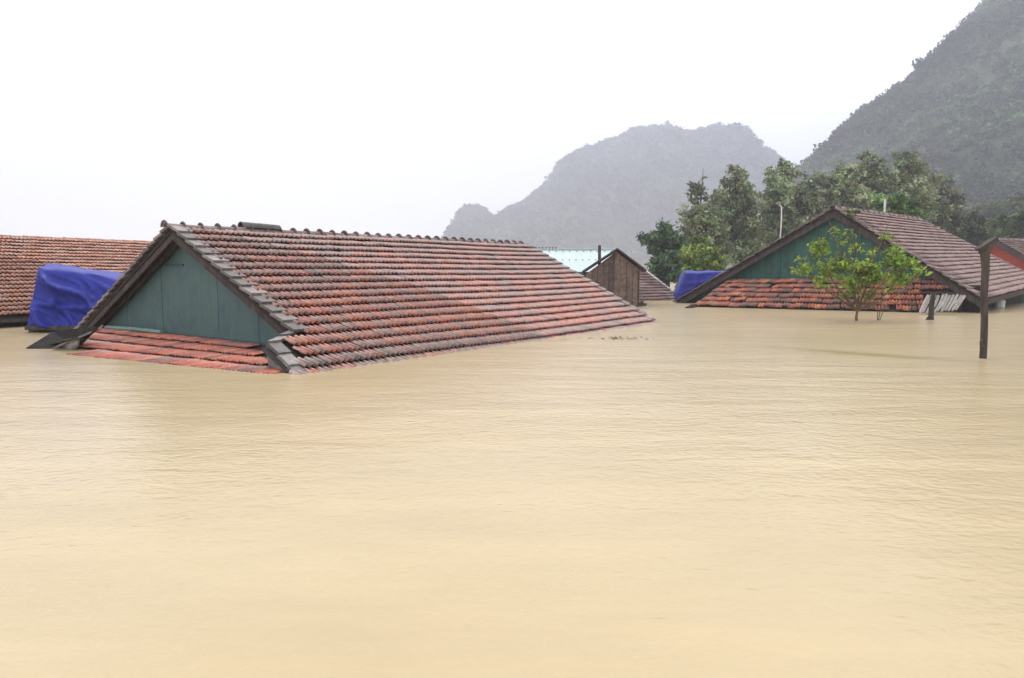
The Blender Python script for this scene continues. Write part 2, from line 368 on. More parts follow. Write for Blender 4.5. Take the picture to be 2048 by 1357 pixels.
class Patch:
    """bilinear roof slope: R1-R2 the ridge, E1-E2 the eave"""
    def __init__(s, R1, R2, E1, E2, sag=0): s.R1, s.R2, s.E1, s.E2, s.sag = R1, R2, E1, E2, sag
    def p(s, a, t):
        q = (s.R1 * (1 - a) + s.R2 * a) * (1 - t) + (s.E1 * (1 - a) + s.E2 * a) * t
        if s.sag: q = q - V(0, 0, s.sag * 4 * max(0, min(1, a)) * (1 - max(0, min(1, a))) + s.sag * .5 * math.sin(a * 9 + t * 3))
        return q
    def n(s, a, t):
        x = s.p(a + .01, t) - s.p(a - .01, t); y = s.p(a, t + .01) - s.p(a, t - .01); q = nrm(np.cross(x, y)); return q if q[2] > 0 else -q
def tile_field(patch, rows, cols, colour, keep=None, jit=1.0, a0=0, a1=1, extra_rows=0, c_from=0, c_to=None, up=.02, zs=1.0):
    """returns a list of (4x4 matrix, colour)"""
    out = []
    for r in range(rows + extra_rows):
        for c in range(c_from, c_to if c_to is not None else cols):
            a = a0 + (a1 - a0) * c / cols; t = r / rows
            if keep and not keep(a, t, r, c): continue
            P0 = patch.p(a, t); X = patch.p(a + (a1 - a0) / cols, t) - P0; Y = patch.p(a, t + 1 / rows) - P0
            nn = np.cross(X, Y); flip = nn[2] < 0; nn = nrm(nn if not flip else -nn)
            lenY = np.linalg.norm(Y); xd = nrm(X); yd = nrm(np.cross(nn, xd)); yd = yd if yd @ Y > 0 else -yd
            yl = Y @ yd
            th = random.gauss(0, .012) * jit; xd2 = xd * math.cos(th) + yd * math.sin(th); yd2 = yd * math.cos(th) - xd * math.sin(th)
            m = np.eye(4); m[:3, 0] = xd2 * np.linalg.norm(X); m[:3, 1] = yd2 * yl; m[:3, 2] = nn * zs
            off = random.gauss(0, .006) * jit
            m[:3, 3] = P0 + nn * (up + random.gauss(0, .003) * jit) + yd * off + xd * random.gauss(0, .003) * jit
            out.append((m, colour(a, t)))
    return out
def lay_tiles(fields, house_base, n_ind=300):
    """fields: list of (roof part, material, list of (matrix, colour)). The ones that show largest become parts, the rest one part each"""
    allt = []
    for k, (part, mat, lst) in enumerate(fields):
        for m, c in lst:
            ce = m[:3, 3]; rel = ce - EYE; d = np.linalg.norm(rel); inview = abs(rel[0] / max(rel[1], .1)) < .80 and ce[2] > -.05 and rel[1] > 0
            facing = max(0.02, -(m[:3, 2] @ rel) / d)
            allt.append((facing / (d * d) if inview else 0, k, m, c))
    order = sorted(range(len(allt)), key=lambda i: -allt[i][0])
    ind = set(order[:n_ind]); rest = {}
    for i, (s_, k, m, c) in enumerate(allt):
        part, mat, _ = fields[k]
        if i in ind and s_ > 0:
            o = bpy.data.objects.new('tile', tile_mesh(c, mat)); COL.objects.link(o); o.parent = part
            mm = m.copy(); mm[:3, 3] -= base_of(part); o.matrix_basis = Matrix(mm.tolist())
        else: rest.setdefault(k, []).append((m, c))
    for k, lst in rest.items():
        part, mat, _ = fields[k]
        A = np.array([m for m, _ in lst]); cc = np.array([c for _, c in lst])
        hv_ = np.concatenate([TV, np.ones((len(TV), 1))], 1)
        vs = np.einsum('kij,vj->kvi', A, hv_)[:, :, :3].reshape(-1, 3)
        fs = (TF[None] + (np.arange(len(A)) * len(TV))[:, None, None]).reshape(-1, TF.shape[1])
        tag(link('roof_tiles', fast_mesh('roof_tiles', vs, fs, mat, np.concatenate([face_cols(c, WEAR_SHEEN.get(mat.name, 1)) for c in cc])), part), kind='stuff')
def deck(patch, name, parent, mat=M_DARK, th=.06, ext=1.0, a0=0, a1=1, na=6, nt=3):
    mb = MB()
    for i in range(na):
        for j in range(nt):
            A, B = a0 + (a1 - a0) * i / na, a0 + (a1 - a0) * (i + 1) / na; T0, T1 = ext * j / nt, ext * (j + 1) / nt
            q = [patch.p(A, T0), patch.p(B, T0), patch.p(B, T1), patch.p(A, T1)]; nn = patch.n((A + B) / 2, (T0 + T1) / 2)
            mb.poly([x for x in q]); mb.poly([x - nn * th for x in q[::-1]])
    for i in range(nt):
        for a in (a0, a1):
            q0, q1 = patch.p(a, ext * i / nt), patch.p(a, ext * (i + 1) / nt); nn = patch.n(a, .5); mb.poly([q0, q1, q1 - nn * th, q0 - nn * th])
    for i in range(na):
        A, B = a0 + (a1 - a0) * i / na, a0 + (a1 - a0) * (i + 1) / na
        q0, q1 = patch.p(A, ext), patch.p(B, ext); nn = patch.n(A, 1); mb.poly([q0, q1, q1 - nn * th, q0 - nn * th])
    return build(mb, name, mat, parent)
def ridge_tiles(A, B, n, parent, mat, r=.10, lip=1.35, cols=None, skip=(), lift=.0, seg=7, name='ridge_tile'):
    A = np.asarray(A, float); B = np.asarray(B, float); d = (B - A) / n; L = np.linalg.norm(d); u = d / L
    meshes = {}
    for i in range(n):
        if i in skip: continue
        col = random.choice(cols)
        if col not in meshes:
            mb = MB(); prof = [(-.02, r * lip), (.035, r * lip * .96), (.07, r), (1.06, r * .92)]; th = .018
            rings = []
            for y, rr in prof:
                rings.append([(rr * math.cos(PI * k / seg) * 1.05, y * L, rr * math.sin(PI * k / seg)) for k in range(seg + 1)])
            inn = [(p[0] * .84, p[1], p[2] * .84) for p in rings[0]]
            for a, b in zip(rings[:-1], rings[1:]):
                for k in range(seg): mb.poly([a[k], b[k], b[k + 1], a[k + 1]], col)
            for k in range(seg): mb.poly([inn[k], rings[0][k], rings[0][k + 1], inn[k + 1]], col)
            me = fast_mesh('ridge_tile', mb.v, mb.f, mat, mb.c); meshes[col] = me
        o = bpy.data.objects.new(name, meshes[col]); COL.objects.link(o); o.parent = parent
        x = nrm(np.cross(u, V(0, 0, 1))); z = np.cross(x, u); th_ = random.gauss(0, .03)
        u2 = nrm(u + z * random.gauss(0, .015) + x * random.gauss(0, .015)); x = nrm(np.cross(u2, V(0, 0, 1))); z = np.cross(x, u2)
        m = np.eye(4); m[:3, 0] = x; m[:3, 1] = u2; m[:3, 2] = z; m[:3, 3] = A + d * i + V(0, 0, lift + random.gauss(0, .006)) - base_of(parent)
        o.matrix_basis = Matrix(m.tolist())
def verge(patch, a, t0, t1, n, side, parent, mat, w=.26, h=.05, cols=None, wj=.02):
    """flat cement-bedded tiles stepping down a verge, one object each; side = -1 left of the edge, +1 right"""
    for i in range(n):
        ta, tb = t0 + (t1 - t0) * i / n, t0 + (t1 - t0) * (i + 1.12) / n
        p, q = patch.p(a, ta), patch.p(a, tb); nn = patch.n(a, ta); X = nrm(patch.p(a + .01, ta) - p)
        ww = w + random.gauss(0, wj); o1 = X * (-.05); o2 = X * ww
        if side > 0: o1, o2 = X * .05, -X * ww
        l0, l1 = .075, .075 + h * .9
        mb = MB(); col = random.choice(cols)
        mb.hexa([p + o1 + nn * (l0 - h), p + o2 + nn * (l0 - h), q + o2 + nn * (l1 - h), q + o1 + nn * (l1 - h), p + o1 + nn * l0, p + o2 + nn * l0, q + o2 + nn * l1, q + o1 + nn * l1], col)
        build(mb, 'verge_tile', mat, parent)
def board(a, b, depth, th, out, mat, name, parent, drop=0, n=8):
    """a plank on edge under a verge from a to b, hanging 'depth' down"""
    mb = MB(); a = np.asarray(a, float); b = np.asarray(b, float); o = np.asarray(out, float) * th
    for i in range(n):
        p = a + (b - a) * i / n; q = a + (b - a) * (i + 1) / n; z = V(0, 0, 1)
        mb.hexa([p - z * (drop + depth), q - z * (drop + depth), q - z * (drop + depth) + o, p - z * (drop + depth) + o, p - z * drop, q - z * drop, q - z * drop + o, p - z * drop + o])
    return build(mb, name, mat, parent)

def patchy(kind, s=.6, red=None, bias=0):
    P = palette(kind)
    def f(a, t, _P=P):
        k = len(_P); q = .5 + .62 * noise.noise(Vector((a * 14 * s, t * 9 * s, 2.1))) + .5 * noise.noise(Vector((a * 45 * s, t * 30 * s, 7.7))) + random.gauss(0, .13) + bias
        return _P[int(min(k - 1, max(0, q * k)))]
    return f

# ================================================================== HOUSE 1: main roof in the middle
W1 = at(664, 735.6, z=0); W2 = at(1308, 646, z=0)
e = W2 - W1; u1 = nrm(e); v1 = nrm(V(u1[1], -u1[0], 0))
def ridge_pt(px, py, W, e_):
    best = min(np.linspace(5, 40, 7001), key=lambda Y: abs((at(px, py, Y=Y) - W) @ e_)); return at(px, py, Y=best)
R1 = ridge_pt(342, 458, W1, u1); R2 = ridge_pt(1052, 492, W2, u1)
h1 = tag(empty('flooded_house', (R1[0], R1[1], 0)), 'nearest flooded house, with pale green gable and long mottled red and grey tile roof', 'house')
HB = V(*h1.location)
pm = Patch(R1, R2, W1, W2, .015)
half = (W1 - R1); hl = np.hypot(half[0], half[1])
L1 = R1 - V(half[0], half[1], 0) + V(0, 0, half[2]); half2 = W2 - R2; L2 = R2 - V(half2[0], half2[1], 0) + V(0, 0, half2[2])
pl = Patch(R1, R2, L1, L2)
roof1 = deck(pm, 'roof', h1, ext=1.08)
mb = MB(); mb.poly([pm.p(0, .80) - V(0, 0, .01), pm.p(-.068, .86) - V(0, 0, .01), pm.p(-.068, 1.05) - V(0, 0, .01), pm.p(0, 1.05) - V(0, 0, .01)]); build(mb, 'hip_deck', M_DARK, roof1); roof1b = deck(pl, 'back_roof', h1, ext=1.08)
# gable wall plane, set in from the verge
G0 = R1 + u1 * .28; GN = u1
gp = (G0, GN)
gl = at(214, 659, plane=gp); gr = at(533, 689, plane=gp); gz = (gl[2] + gr[2]) / 2
sk_b1 = at(150, 697, z=0); sk_b2 = at(594, 743, z=0)
# hip: main slope widens below the gable foot
KT = .70
ncol1, nrow1 = 50, 17
c1 = patchy('weathered', 1.0)
def c1f(a, t):
    b = -.20 * t + .22 * (1 - t) + (.10 if a > .8 else 0) + (.40 if t > .93 else 0)
    P = palette('weathered'); k = len(P)
    q = .40 + .30 * noise.noise(Vector((a * 9, t * 6, 2.1))) + .62 * noise.noise(Vector((a * 50, t * 34, 7.7))) + random.gauss(0, .17) + b - .02
    return P[int(min(k - 1, max(0, q * k)))]
# hip line in the plane of the main slope (a, t): from gable foot corner to the water corner
def hip_a(t): return 0 if t < .80 else -.018 - .048 * min(1, (t - .80) / .2)
ks_ = lambda a, t, r, c: not (r >= 3 and a < .12)
def keep1(a, t, r, c): return a >= hip_a(t) - .004
fm = tile_field(pm, nrow1, ncol1, c1f, keep1, 1.0, extra_rows=2, c_from=-4, a0=.012)
fb = tile_field(pl, nrow1, ncol1, c1f, None, 1.0, extra_rows=1)
# skirt roof under the gable
skt1 = V(gl[0], gl[1], gz) - u1 * .02; skt2 = V(gr[0], gr[1], gz) - u1 * .02
ps = Patch(skt1, skt2, sk_b1, sk_b2)
skirt1 = deck(ps, 'skirt_roof', h1, ext=1.15, a0=.0, a1=1.0)
cs = patchy('skirt', 1.3)
fs_ = tile_field(ps, 3, 21, cs, ks_, 1.2, a0=.0, a1=.60, extra_rows=1, up=.01, zs=.55) + tile_field(ps, 3, 13, cs, lambda a, t, r, c: not (r == 0 and c == 4), 1.2, a0=.612, a1=.985, extra_rows=1, up=.012, zs=.55)
lay_tiles([(roof1, M_TILE, fm), (skirt1, M_TILE_S, fs_), (roof1b, M_TILE, fb)], HB)
greys = [(.19, .175, .16), (.15, .135, .125), (.24, .215, .20), (.115, .105, .095)]
ridge_tiles(R1 - u1 * .12 + V(0, 0, .02), R2 + u1 * .05 + V(0, 0, .02), 33, roof1, M_TILE_R, r=.075, lip=1.75, cols=[(.24, .20, .18), (.19, .16, .145), (.28, .23, .21), (.2, .14, .12)])
verge(pm, 0, 0, .80, 13, -1, roof1, M_TILE_R, w=.24, cols=greys)
verge(pl, 0, 0, .98, 17, -1, roof1b, M_TILE_R, w=.24, cols=greys)
verge(pm, 1, 0, .98, 17, 1, roof1, M_TILE_R, w=.20, cols=[(.22, .2, .18), (.3, .28, .25), (.17, .15, .14)])
# cement hip with its tiles
hipA = at(533, 690, plane=gp) + v1 * .05; hipA = pm.p(hip_a(.81), .81)
hb0 = pm.p(-.002, .80); hb1 = pm.p(-.070, .86); hb2 = pm.p(-.066, 1.02)
pts = [pm.p(-.002, .785), pm.p(-.055, .845), pm.p(-.066, 1.04)]
nn = pm.n(0, .9)
mb = MB()
for i, (p, q) in enumerate(((pts[0], pts[1]), (pts[1], pts[2]))):
    m_ = 2 if i == 0 else 3
    for k in range(m_):
        a = p + (q - p) * k / m_; b = p + (q - p) * (k + 1.08) / m_; ins = u1 * .21
        t_ = MB(); t_.hexa([a + nn * .0, a + ins, b + ins + nn * .02, b + nn * .02, a + nn * .055, a + ins + nn * .055, b + ins + nn * .085, b + nn * .085], random.choice(greys))
        build(t_, 'hip_tile', M_TILE_R, roof1)
mb = MB(); lo = V(0, 0, .55)
mb.poly([pts[1] - u1 * .01, pts[2] - u1 * .01, pts[2] - u1 * .03 - lo, pts[1] + u1 * .03 - lo]); mb.poly([pts[0], pts[1] - u1 * .01, pts[1] + u1 * .03 - lo, pts[0] - lo])
build(mb, 'hip_mortar', M_CEM, roof1)
# gable planks
wall = MB()
def roof_z(s):   # underside height of the gable at signed offset s from the apex along v1
    return R1[2] - .10 - abs(s) * (R1[2] / hl)
sL = -(R1[2] - .10 - gz) / (R1[2] / hl); sR = -sL
def gpt(s, z, off=0): return V(G0[0] + v1[0] * s, G0[1] + v1[1] * s, z) + u1 * off
mbw = MB(); mbw.poly([gpt(sL - .2, gz - .5, .06), gpt(sR + .2, gz - .5, .06), gpt(0, R1[2] - .02, .06)]); wall_o = build(mbw, 'gable_wall', M_GREEN, h1)
sa = (at(323, 600, plane=gp) - G0) @ v1; sb = (at(372, 600, plane=gp) - G0) @ v1
edges = [sL - .1, -2.55, -1.78, -1.05, float(sa), float(sb), 1.0, 1.66, 2.25, sR + .1]
edges = [x for x in edges if sL - .11 <= x <= sR + .11]
for a, b in zip(edges[:-1], edges[1:]):
    g = .003; a2, b2 = a + g, b - g; mb = MB(); cuts = [a2] + ([0] if a2 < 0 < b2 else []) + [b2]
    off = random.uniform(-.006, .006)
    top = [gpt(s, max(gz - .25, roof_z(s)), off) for s in cuts]; bot = [gpt(b2, gz - .3, off), gpt(a2, gz - .3, off)]
    mb.poly(top + bot)
    tk = [p + u1 * .05 for p in top + bot]; P_ = top + bot
    for i in range(len(P_)): mb.poly([P_[i], tk[i], tk[(i + 1) % len(P_)], P_[(i + 1) % len(P_)]])
    build(mb, 'plank', M_GREEN, wall_o)
hz1 = at(323, 531, plane=gp)[2]
sa = (at(323, 600, plane=gp) - G0) @ v1; sb = (at(372, 600, plane=gp) - G0) @ v1
mb = MB(); mb.bar(gpt(sa, hz1, -.02), gpt(sb, hz1, -.02), .03, .035); build(mb, 'hatch_lintel', M_TRIM, wall_o)
mb = MB(); mb.bar(gpt(sL + .1, gz + .02, -.02), gpt(sR - .1, gz + .02, -.02), .03, .05); build(mb, 'sill_board', M_TRIM, wall_o)
# barge boards
ap = R1 + V(0, 0, -.01)
board(ap + u1 * .02, pm.p(0, .80) + u1 * .02 , .20, .035, u1, M_BARGE, 'barge_board', h1)
board(ap + u1 * .021, pl.p(0, .93) + u1 * .021, .19, .035, u1, M_BARGE, 'barge_board', h1)
board(ap + u1 * .16 - V(0, 0, .02), pm.p(0, .82) + u1 * .16 - V(0, 0, .02), .22, .05, u1, M_BARGE, 'rafter', h1)
board(ap + u1 * .161 - V(0, 0, .02), pl.p(0, .93) + u1 * .161 - V(0, 0, .02), .20, .05, u1, M_BARGE, 'rafter', h1)
board(R2 - u1 * .02, pm.p(1, 1.0) - u1 * .02, .22, .035, -u1, M_BARGE, 'barge_board', h1)
mb = MB(); G1 = R2 - u1 * .3
mb.poly([G1 + V(0, 0, -.05), G1 + v1 * (hl + .1) - V(0, 0, G1[2] + .3), G1 - v1 * (hl + .1) - V(0, 0, G1[2] + .3)]); build(mb, 'far_gable_wall', M_GREEN, h1)

# loose ridge tile on the ridge
a_ = at(480, 458, Y=R1[1] + 1.55); b_2 = at(556, 464, Y=R1[1] + 2.55)
al = ((a_ - R1) @ u1); bl = al + .98
al = ((at(480, 455, plane=(R1, v1)) - R1) @ u1); bl = ((at(556, 462, plane=(R1, v1)) - R1) @ u1)
mb = MB(); A_ = pm.p(al / np.linalg.norm(R2 - R1), 0) + V(0, 0, .115); B_ = pm.p(bl / np.linalg.norm(R2 - R1), 0) + V(0, 0, .105)
S8 = 10; rr = .10
for (p, q, r0, r1_) in ((A_, A_ + (B_ - A_) * .5, rr * 1.08, rr), (A_ + (B_ - A_) * .46, B_, rr * 1.04, rr * .96)):
    for k in range(S8):
        def P4(c, a, r): return c + v1 * math.cos(a) * r + V(0, 0, 1) * math.sin(a) * r
        a0_, a1_ = PI * k / S8, PI * (k + 1) / S8
        mb.poly([P4(p, a0_, r0), P4(q, a0_, r1_), P4(q, a1_, r1_), P4(p, a1_, r0)]); mb.poly([P4(p, a0_, r0 * .83), P4(p, a0_, r0), P4(p, a1_, r0), P4(p, a1_, r0 * .83)])
        mb.poly([P4(p, a0_, r0 * .83), P4(p, a1_, r0 * .83), P4(q, a1_, r1_ * .83), P4(q, a0_, r1_ * .83)])
M_LOOSE = simple('dark_clay', (.06, .05, .045), (.14, .12, .11), 10, .6, .4)
tag(build(mb, 'loose_ridge_tiles', M_LOOSE, loc=A_), 'dark half-round ridge cover lying loose on top of the long ridge near its left end', 'ridge tile')

# ================================================================== HOUSE 2: right, dark green gable
def fz(p, z): return V(p[0], p[1], z)
A1 = at(1668, 419, Y=26.9)
B1 = at(1838, 441, Y=31.9); 
E21 = at(1966, 601, Y=23.0); E22 = at(2088, 568, Y=31.0)
w2l = at(1350, 606, z=0)
h2 = tag(empty('teal_gable_house', (A1[0], A1[1], 0)), 'flooded house with wide dark teal gable and brown tile roof, behind the leafy sapling', 'house')
p2 = Patch(A1, B1, E21, E22); u2 = nrm(B1 - A1)
lo2 = fz(w2l, 0.0); lo2b = lo2 + (B1 - A1); lo2b[2] = 0
p2l = Patch(A1, B1, lo2, lo2b)
roof2 = deck(p2, 'roof', h2); roof2b = deck(p2l, 'back_roof', h2)
f2 = tile_field(p2, 22, 30, patchy('brown', 1.0), None, 1.5)
f2b = tile_field(p2l, 24, 30, patchy('brown', 1.0), None, 1.5)
gd = nrm(fz(E21, 0) - fz(w2l, 0)); g2n = nrm(V(-gd[1], gd[0], 0))
g2 = (A1 + g2n * .25, g2n)
tl = at(1462, 561, plane=g2); tr = at(1908, 559, plane=g2)
sb1 = at(1384, 614, z=0); sb2 = at(1852, 626, z=0); tr2 = at(1842, 560, plane=g2)
ps2 = Patch(tl - g2n * .05, tr2 - g2n * .05, sb1, sb2)
skirt2 = deck(ps2, 'skirt_roof', h2, ext=1.1, mat=M_DARK)
def keep_j(a, t, r, c): return random.random() > .015
cj = patchy('jumble', 1.6)
fj2 = tile_field(ps2, 6, 36, cj, keep_j, 4.0, extra_rows=0, up=.02)
ps3 = Patch(tr2 - g2n * .05, tr - g2n * .05, at(1838, 582, plane=(g2[0] - g2n * .7, g2n)), at(1898, 582, plane=(g2[0] - g2n * .7, g2n)))
sk3 = deck(ps3, 'side_skirt_roof', h2)
fj3 = tile_field(ps3, 2, 5, cj, None, 2.0)
lay_tiles([(roof2, M_TILE_R, f2), (skirt2, M_TILE_J, fj2), (sk3, M_TILE_J, fj3), (roof2b, M_TILE_R, f2b)], V(*h2.location))
ridge_tiles(A1 - u2 * .15 + V(0, 0, .03), B1 + V(0, 0, .03), 17, roof2, M_TILE_R, r=.11, lip=1.3, cols=[(.26, .19, .17), (.2, .15, .14), (.3, .24, .21)])
verge(p2, 0, 0, 1, 20, -1, roof2, M_TILE_R, w=.3, cols=[(.20, .15, .14), (.27, .2, .18), (.14, .11, .10)])
verge(p2, 1, 0, 1, 20, 1, roof2, M_TILE_R, w=.2, cols=[(.20, .15, .14), (.27, .2, .18)])
verge(p2l, 0, 0, 1, 22, -1, roof2b, M_TILE_R, w=.3, cols=[(.12, .09, .08), (.17, .13, .115), (.09, .08, .07)])
board(A1 + g2n * .03 - V(0, 0, .03), E21 + g2n * .03, .30, .05, g2n, M_BARGE, 'barge_board', h2)
board(A1 + g2n * .031 - V(0, 0, .03), lo2 + g2n * .031, .26, .05, g2n, M_BARGE, 'barge_board', h2)
# gable wall, boards
zt = (tl[2] + tr[2]) / 2 - .05
def q2(s, z, off=0): return V(g2[0][0] + gd[0] * s, g2[0][1] + gd[1] * s, z) + g2n * off
def top2(s):
    k = (A1[2] - E21[2]) / abs((E21 - A1) @ gd) if s > 0 else (A1[2]) / abs((lo2 - A1) @ gd)
    return A1[2] - .18 - abs(s) * k
wl2 = MB(); sl, sr = (lo2 - A1) @ gd, (E21 - A1) @ gd
wl2.poly([q2(sl + .3, -.3, .07), q2(sr - .1, -.3, .07), q2(sr - .1, max(.1, top2(sr - .1)), .07), q2(0, top2(0), .07), q2(sl + .3, max(.05, top2(sl + .3)), .07)])
wall2 = build(wl2, 'gable_wall', M_GREEN2, h2)
ss = np.arange(sl + .8, sr - .2, .62)
for a, b in zip(ss[:-1], ss[1:]):
    a2, b2 = a + .008, b - .008; cuts = [a2] + ([0] if a2 < 0 < b2 else []) + [b2]; off = random.uniform(-.01, .01)
    top = [q2(s, top2(s), off) for s in cuts]
    if min(top2(a2), top2(b2)) < zt: continue
    bot = [q2(b2, zt - .1, off), q2(a2, zt - .1, off)]; P_ = top + bot; mb = MB(); mb.poly(P_); tk = [p + g2n * .05 for p in P_]
    for i in range(len(P_)): mb.poly([P_[i], tk[i], tk[(i + 1) % len(P_)], P_[(i + 1) % len(P_)]])
    build(mb, 'plank', M_GREEN2, wall2)
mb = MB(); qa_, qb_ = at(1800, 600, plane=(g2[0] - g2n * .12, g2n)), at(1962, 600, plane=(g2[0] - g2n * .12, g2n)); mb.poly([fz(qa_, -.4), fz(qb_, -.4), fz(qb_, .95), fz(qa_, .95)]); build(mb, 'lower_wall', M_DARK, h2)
# side wall below the right eave and the dark eave board
mb = MB(); iw = -gd * .7
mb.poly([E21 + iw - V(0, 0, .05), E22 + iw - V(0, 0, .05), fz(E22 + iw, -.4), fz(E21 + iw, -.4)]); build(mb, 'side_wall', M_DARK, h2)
board(E21 - gd * .05, E22 - gd * .05, .20, .04, gd * 1.0, M_BARGE, 'eave_board', h2)
mb = MB(); Gb = B1 - u2 * .3; mb.poly([Gb - V(0, 0, .1), fz(E22 - u2 * .3 - gd * .3, .2), fz(E22 - u2 * .3 - gd * .3, -.4), fz(lo2b - u2 * .3 + gd * .3, -.4)]); build(mb, 'far_gable_wall', M_GREEN2, h2)

# ================================================================== HOUSE 3: orange roof, left edge
u3 = V(math.sin(math.radians(30)), math.cos(math.radians(30)), 0); v3 = V(u3[1], -u3[0], 0)
E0 = fz(at(0, 657, z=0), .27); run3, H3 = 4.9, 2.47
t0, t1 = -5.5, 10.5
R3 = E0 - v3 * run3; R3[2] = H3
pa = Patch(R3 + u3 * t0, R3 + u3 * t1, E0 + u3 * t0, E0 + u3 * t1)
h3 = tag(empty('orange_roof_house', (E0[0], E0[1], 0)), 'flooded house with faded orange tile roof at the left edge, behind the blue tarpaulin', 'house')
roof3 = deck(pa, 'roof', h3)
f3 = tile_field(pa, 21, int((t1 - t0) / .235), patchy('orange', 1.2), None, 1.3)
pb_ = Patch(R3 + u3 * t0, R3 + u3 * t1, R3 + u3 * t0 - v3 * run3 - V(0, 0, H3 - .27), R3 + u3 * t1 - v3 * run3 - V(0, 0, H3 - .27))
roof3b = deck(pb_, 'back_roof', h3)
f3b = tile_field(pb_, 21, int((t1 - t0) / .235), patchy('orange', 1.2), None, 1.0)
lay_tiles([(roof3, M_TILE_R, f3), (roof3b, M_TILE_R, f3b)], V(*h3.location))
ridge_tiles(R3 + u3 * t0 + V(0, 0, .02), R3 + u3 * t1 + V(0, 0, .02), 40, roof3, M_TILE_R, r=.08, lip=1.1, cols=[(.36, .16, .11), (.42, .2, .14)])
board(E0 + u3 * t0 - v3 * .05 + V(0, 0, .0), E0 + u3 * t1 - v3 * .05 + V(0, 0, .0), .14, .03, v3, M_BARGE, 'eave_board', h3)
mb = MB(); a_, b_2 = E0 + u3 * (t0 + .5) - v3 * .6, E0 + u3 * (t1 - .5) - v3 * .6; c_, d_ = R3 + u3 * (t1 - .5), R3 + u3 * (t0 + .5)
mb.poly([fz(a_, -.4), fz(b_2, -.4), fz(b_2, .45), fz(a_, .45)]); mb.poly([fz(b_2, -.4), fz(b_2 - v3 * 8.4, -.4), fz(b_2 - v3 * 8.4, .4), c_ - V(0, 0, .1), fz(b_2, .4)])
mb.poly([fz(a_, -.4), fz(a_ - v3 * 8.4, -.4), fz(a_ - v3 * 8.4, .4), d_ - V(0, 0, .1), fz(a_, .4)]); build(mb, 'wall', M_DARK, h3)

# ================================================================== HOUSE 4: red gable at the right edge
D4 = 44
A4 = at(1991, 480, Y=D4); B4 = at(2180, 480, Y=D4 + 5.5); B4[2] = A4[2]
h4 = tag(empty('red_gable_house', (A4[0], A4[1], 0)), 'house with bright red gable and brown tile roof behind the wooden pole', 'house')
E41 = at(2112, 548, Y=D4 - 2.8); E42 = E41 + (B4 - A4); W41 = at(1905, 543, Y=D4 + 2.5); W42 = W41 + (B4 - A4)
p4 = Patch(A4, B4, E41, E42); p4l = Patch(A4, B4, W41, W42)
roof4 = deck(p4, 'roof', h4); roof4b = deck(p4l, 'back_roof', h4)
f4 = tile_field(p4, 16, 26, patchy('brown', 1.0), None, 1.3); f4b = tile_field(p4l, 16, 26, patchy('brown', 1.0), None, 1.3)
lay_tiles([(roof4, M_TILE_R, f4), (roof4b, M_TILE_R, f4b)], V(*h4.location), 120)
ridge_tiles(A4 + V(0, 0, .03), B4 + V(0, 0, .03), 18, roof4, M_TILE_R, r=.10, lip=1.3, cols=[(.26, .19, .17), (.2, .15, .14)])
g4 = nrm(fz(E41, 0) - fz(W41, 0)); n4 = V(-g4[1], g4[0], 0)
board(A4, E41, .34, .05, n4, M_BARGE, 'barge_board', h4); board(A4 + n4 * .001, W41 + n4 * .001, .30, .05, n4, M_BARGE, 'barge_board', h4)
mb = MB(); mb.poly([A4 + n4 * .25 - V(0, 0, .1), E41 + n4 * .25 - g4 * .2, fz(E41 + n4 * .25 - g4 * .2, -.4), fz(W41 + n4 * .25 + g4 * .2, -.4), W41 + n4 * .25 + g4 * .2])
build(mb, 'gable_wall', M_RED, h4)
mb = MB(); mb.bar(at(1992, 520, Y=D4 - .5), at(2036, 541, Y=D4 - 1.4), .12, .08); build(mb, 'wall_rail', M_BARGE, h4)

# ================================================================== wooden shed
DS = at(1230, 614, z=0)[1]
sh = tag(empty('wooden_shed', at(1230, 612, z=0)), 'small shed of weathered brown vertical planks between the long roof and the pink roof', 'shed')
ps0 = at(1172, 545, Y=DS); ps1 = at(1276, 545, Y=DS); apx = at(1233, 500, Y=DS); npk = 9
dpt = V(.42, 3.0, 0)
roofp = []
def shed_top(x):
    t = (x - apx[0]); return apx[2] - .07 - abs(t) * ((apx[2] - at(1288, 542, Y=DS)[2]) / (at(1288, 542, Y=DS)[0] - apx[0]))
xl, xr = ps0[0], ps1[0]; wb = MB(); wb.poly([(xl, DS + .05, -.4), (xr, DS + .05, -.4), (xr, DS + .05, shed_top(xr)), (apx[0], DS + .05, apx[2] - .08), (xl, DS + .05, shed_top(xl))])
wb.poly([(xr, DS + .05, -.4), (xr + dpt[0], DS + dpt[1], -.4), (xr + dpt[0], DS + dpt[1], shed_top(xr)), (xr, DS + .05, shed_top(xr))])
wb.poly([(xl, DS + .05, -.4), (xl + dpt[0], DS + dpt[1], -.4), (xl + dpt[0], DS + dpt[1], shed_top(xl)), (xl, DS + .05, shed_top(xl))])
wb.poly([(xl + dpt[0], DS + dpt[1], -.4), (xr + dpt[0], DS + dpt[1], -.4), (xr + dpt[0], DS + dpt[1], shed_top(xr)), (apx[0] + dpt[0], DS + dpt[1], apx[2] - .08), (xl + dpt[0], DS + dpt[1], shed_top(xl))])
swall = build(wb, 'shed_wall', M_DARK, sh)
ed = np.linspace(xl, xr, npk + 1) + np.concatenate([[0], rng.normal(0, .02, npk - 1), [0]])
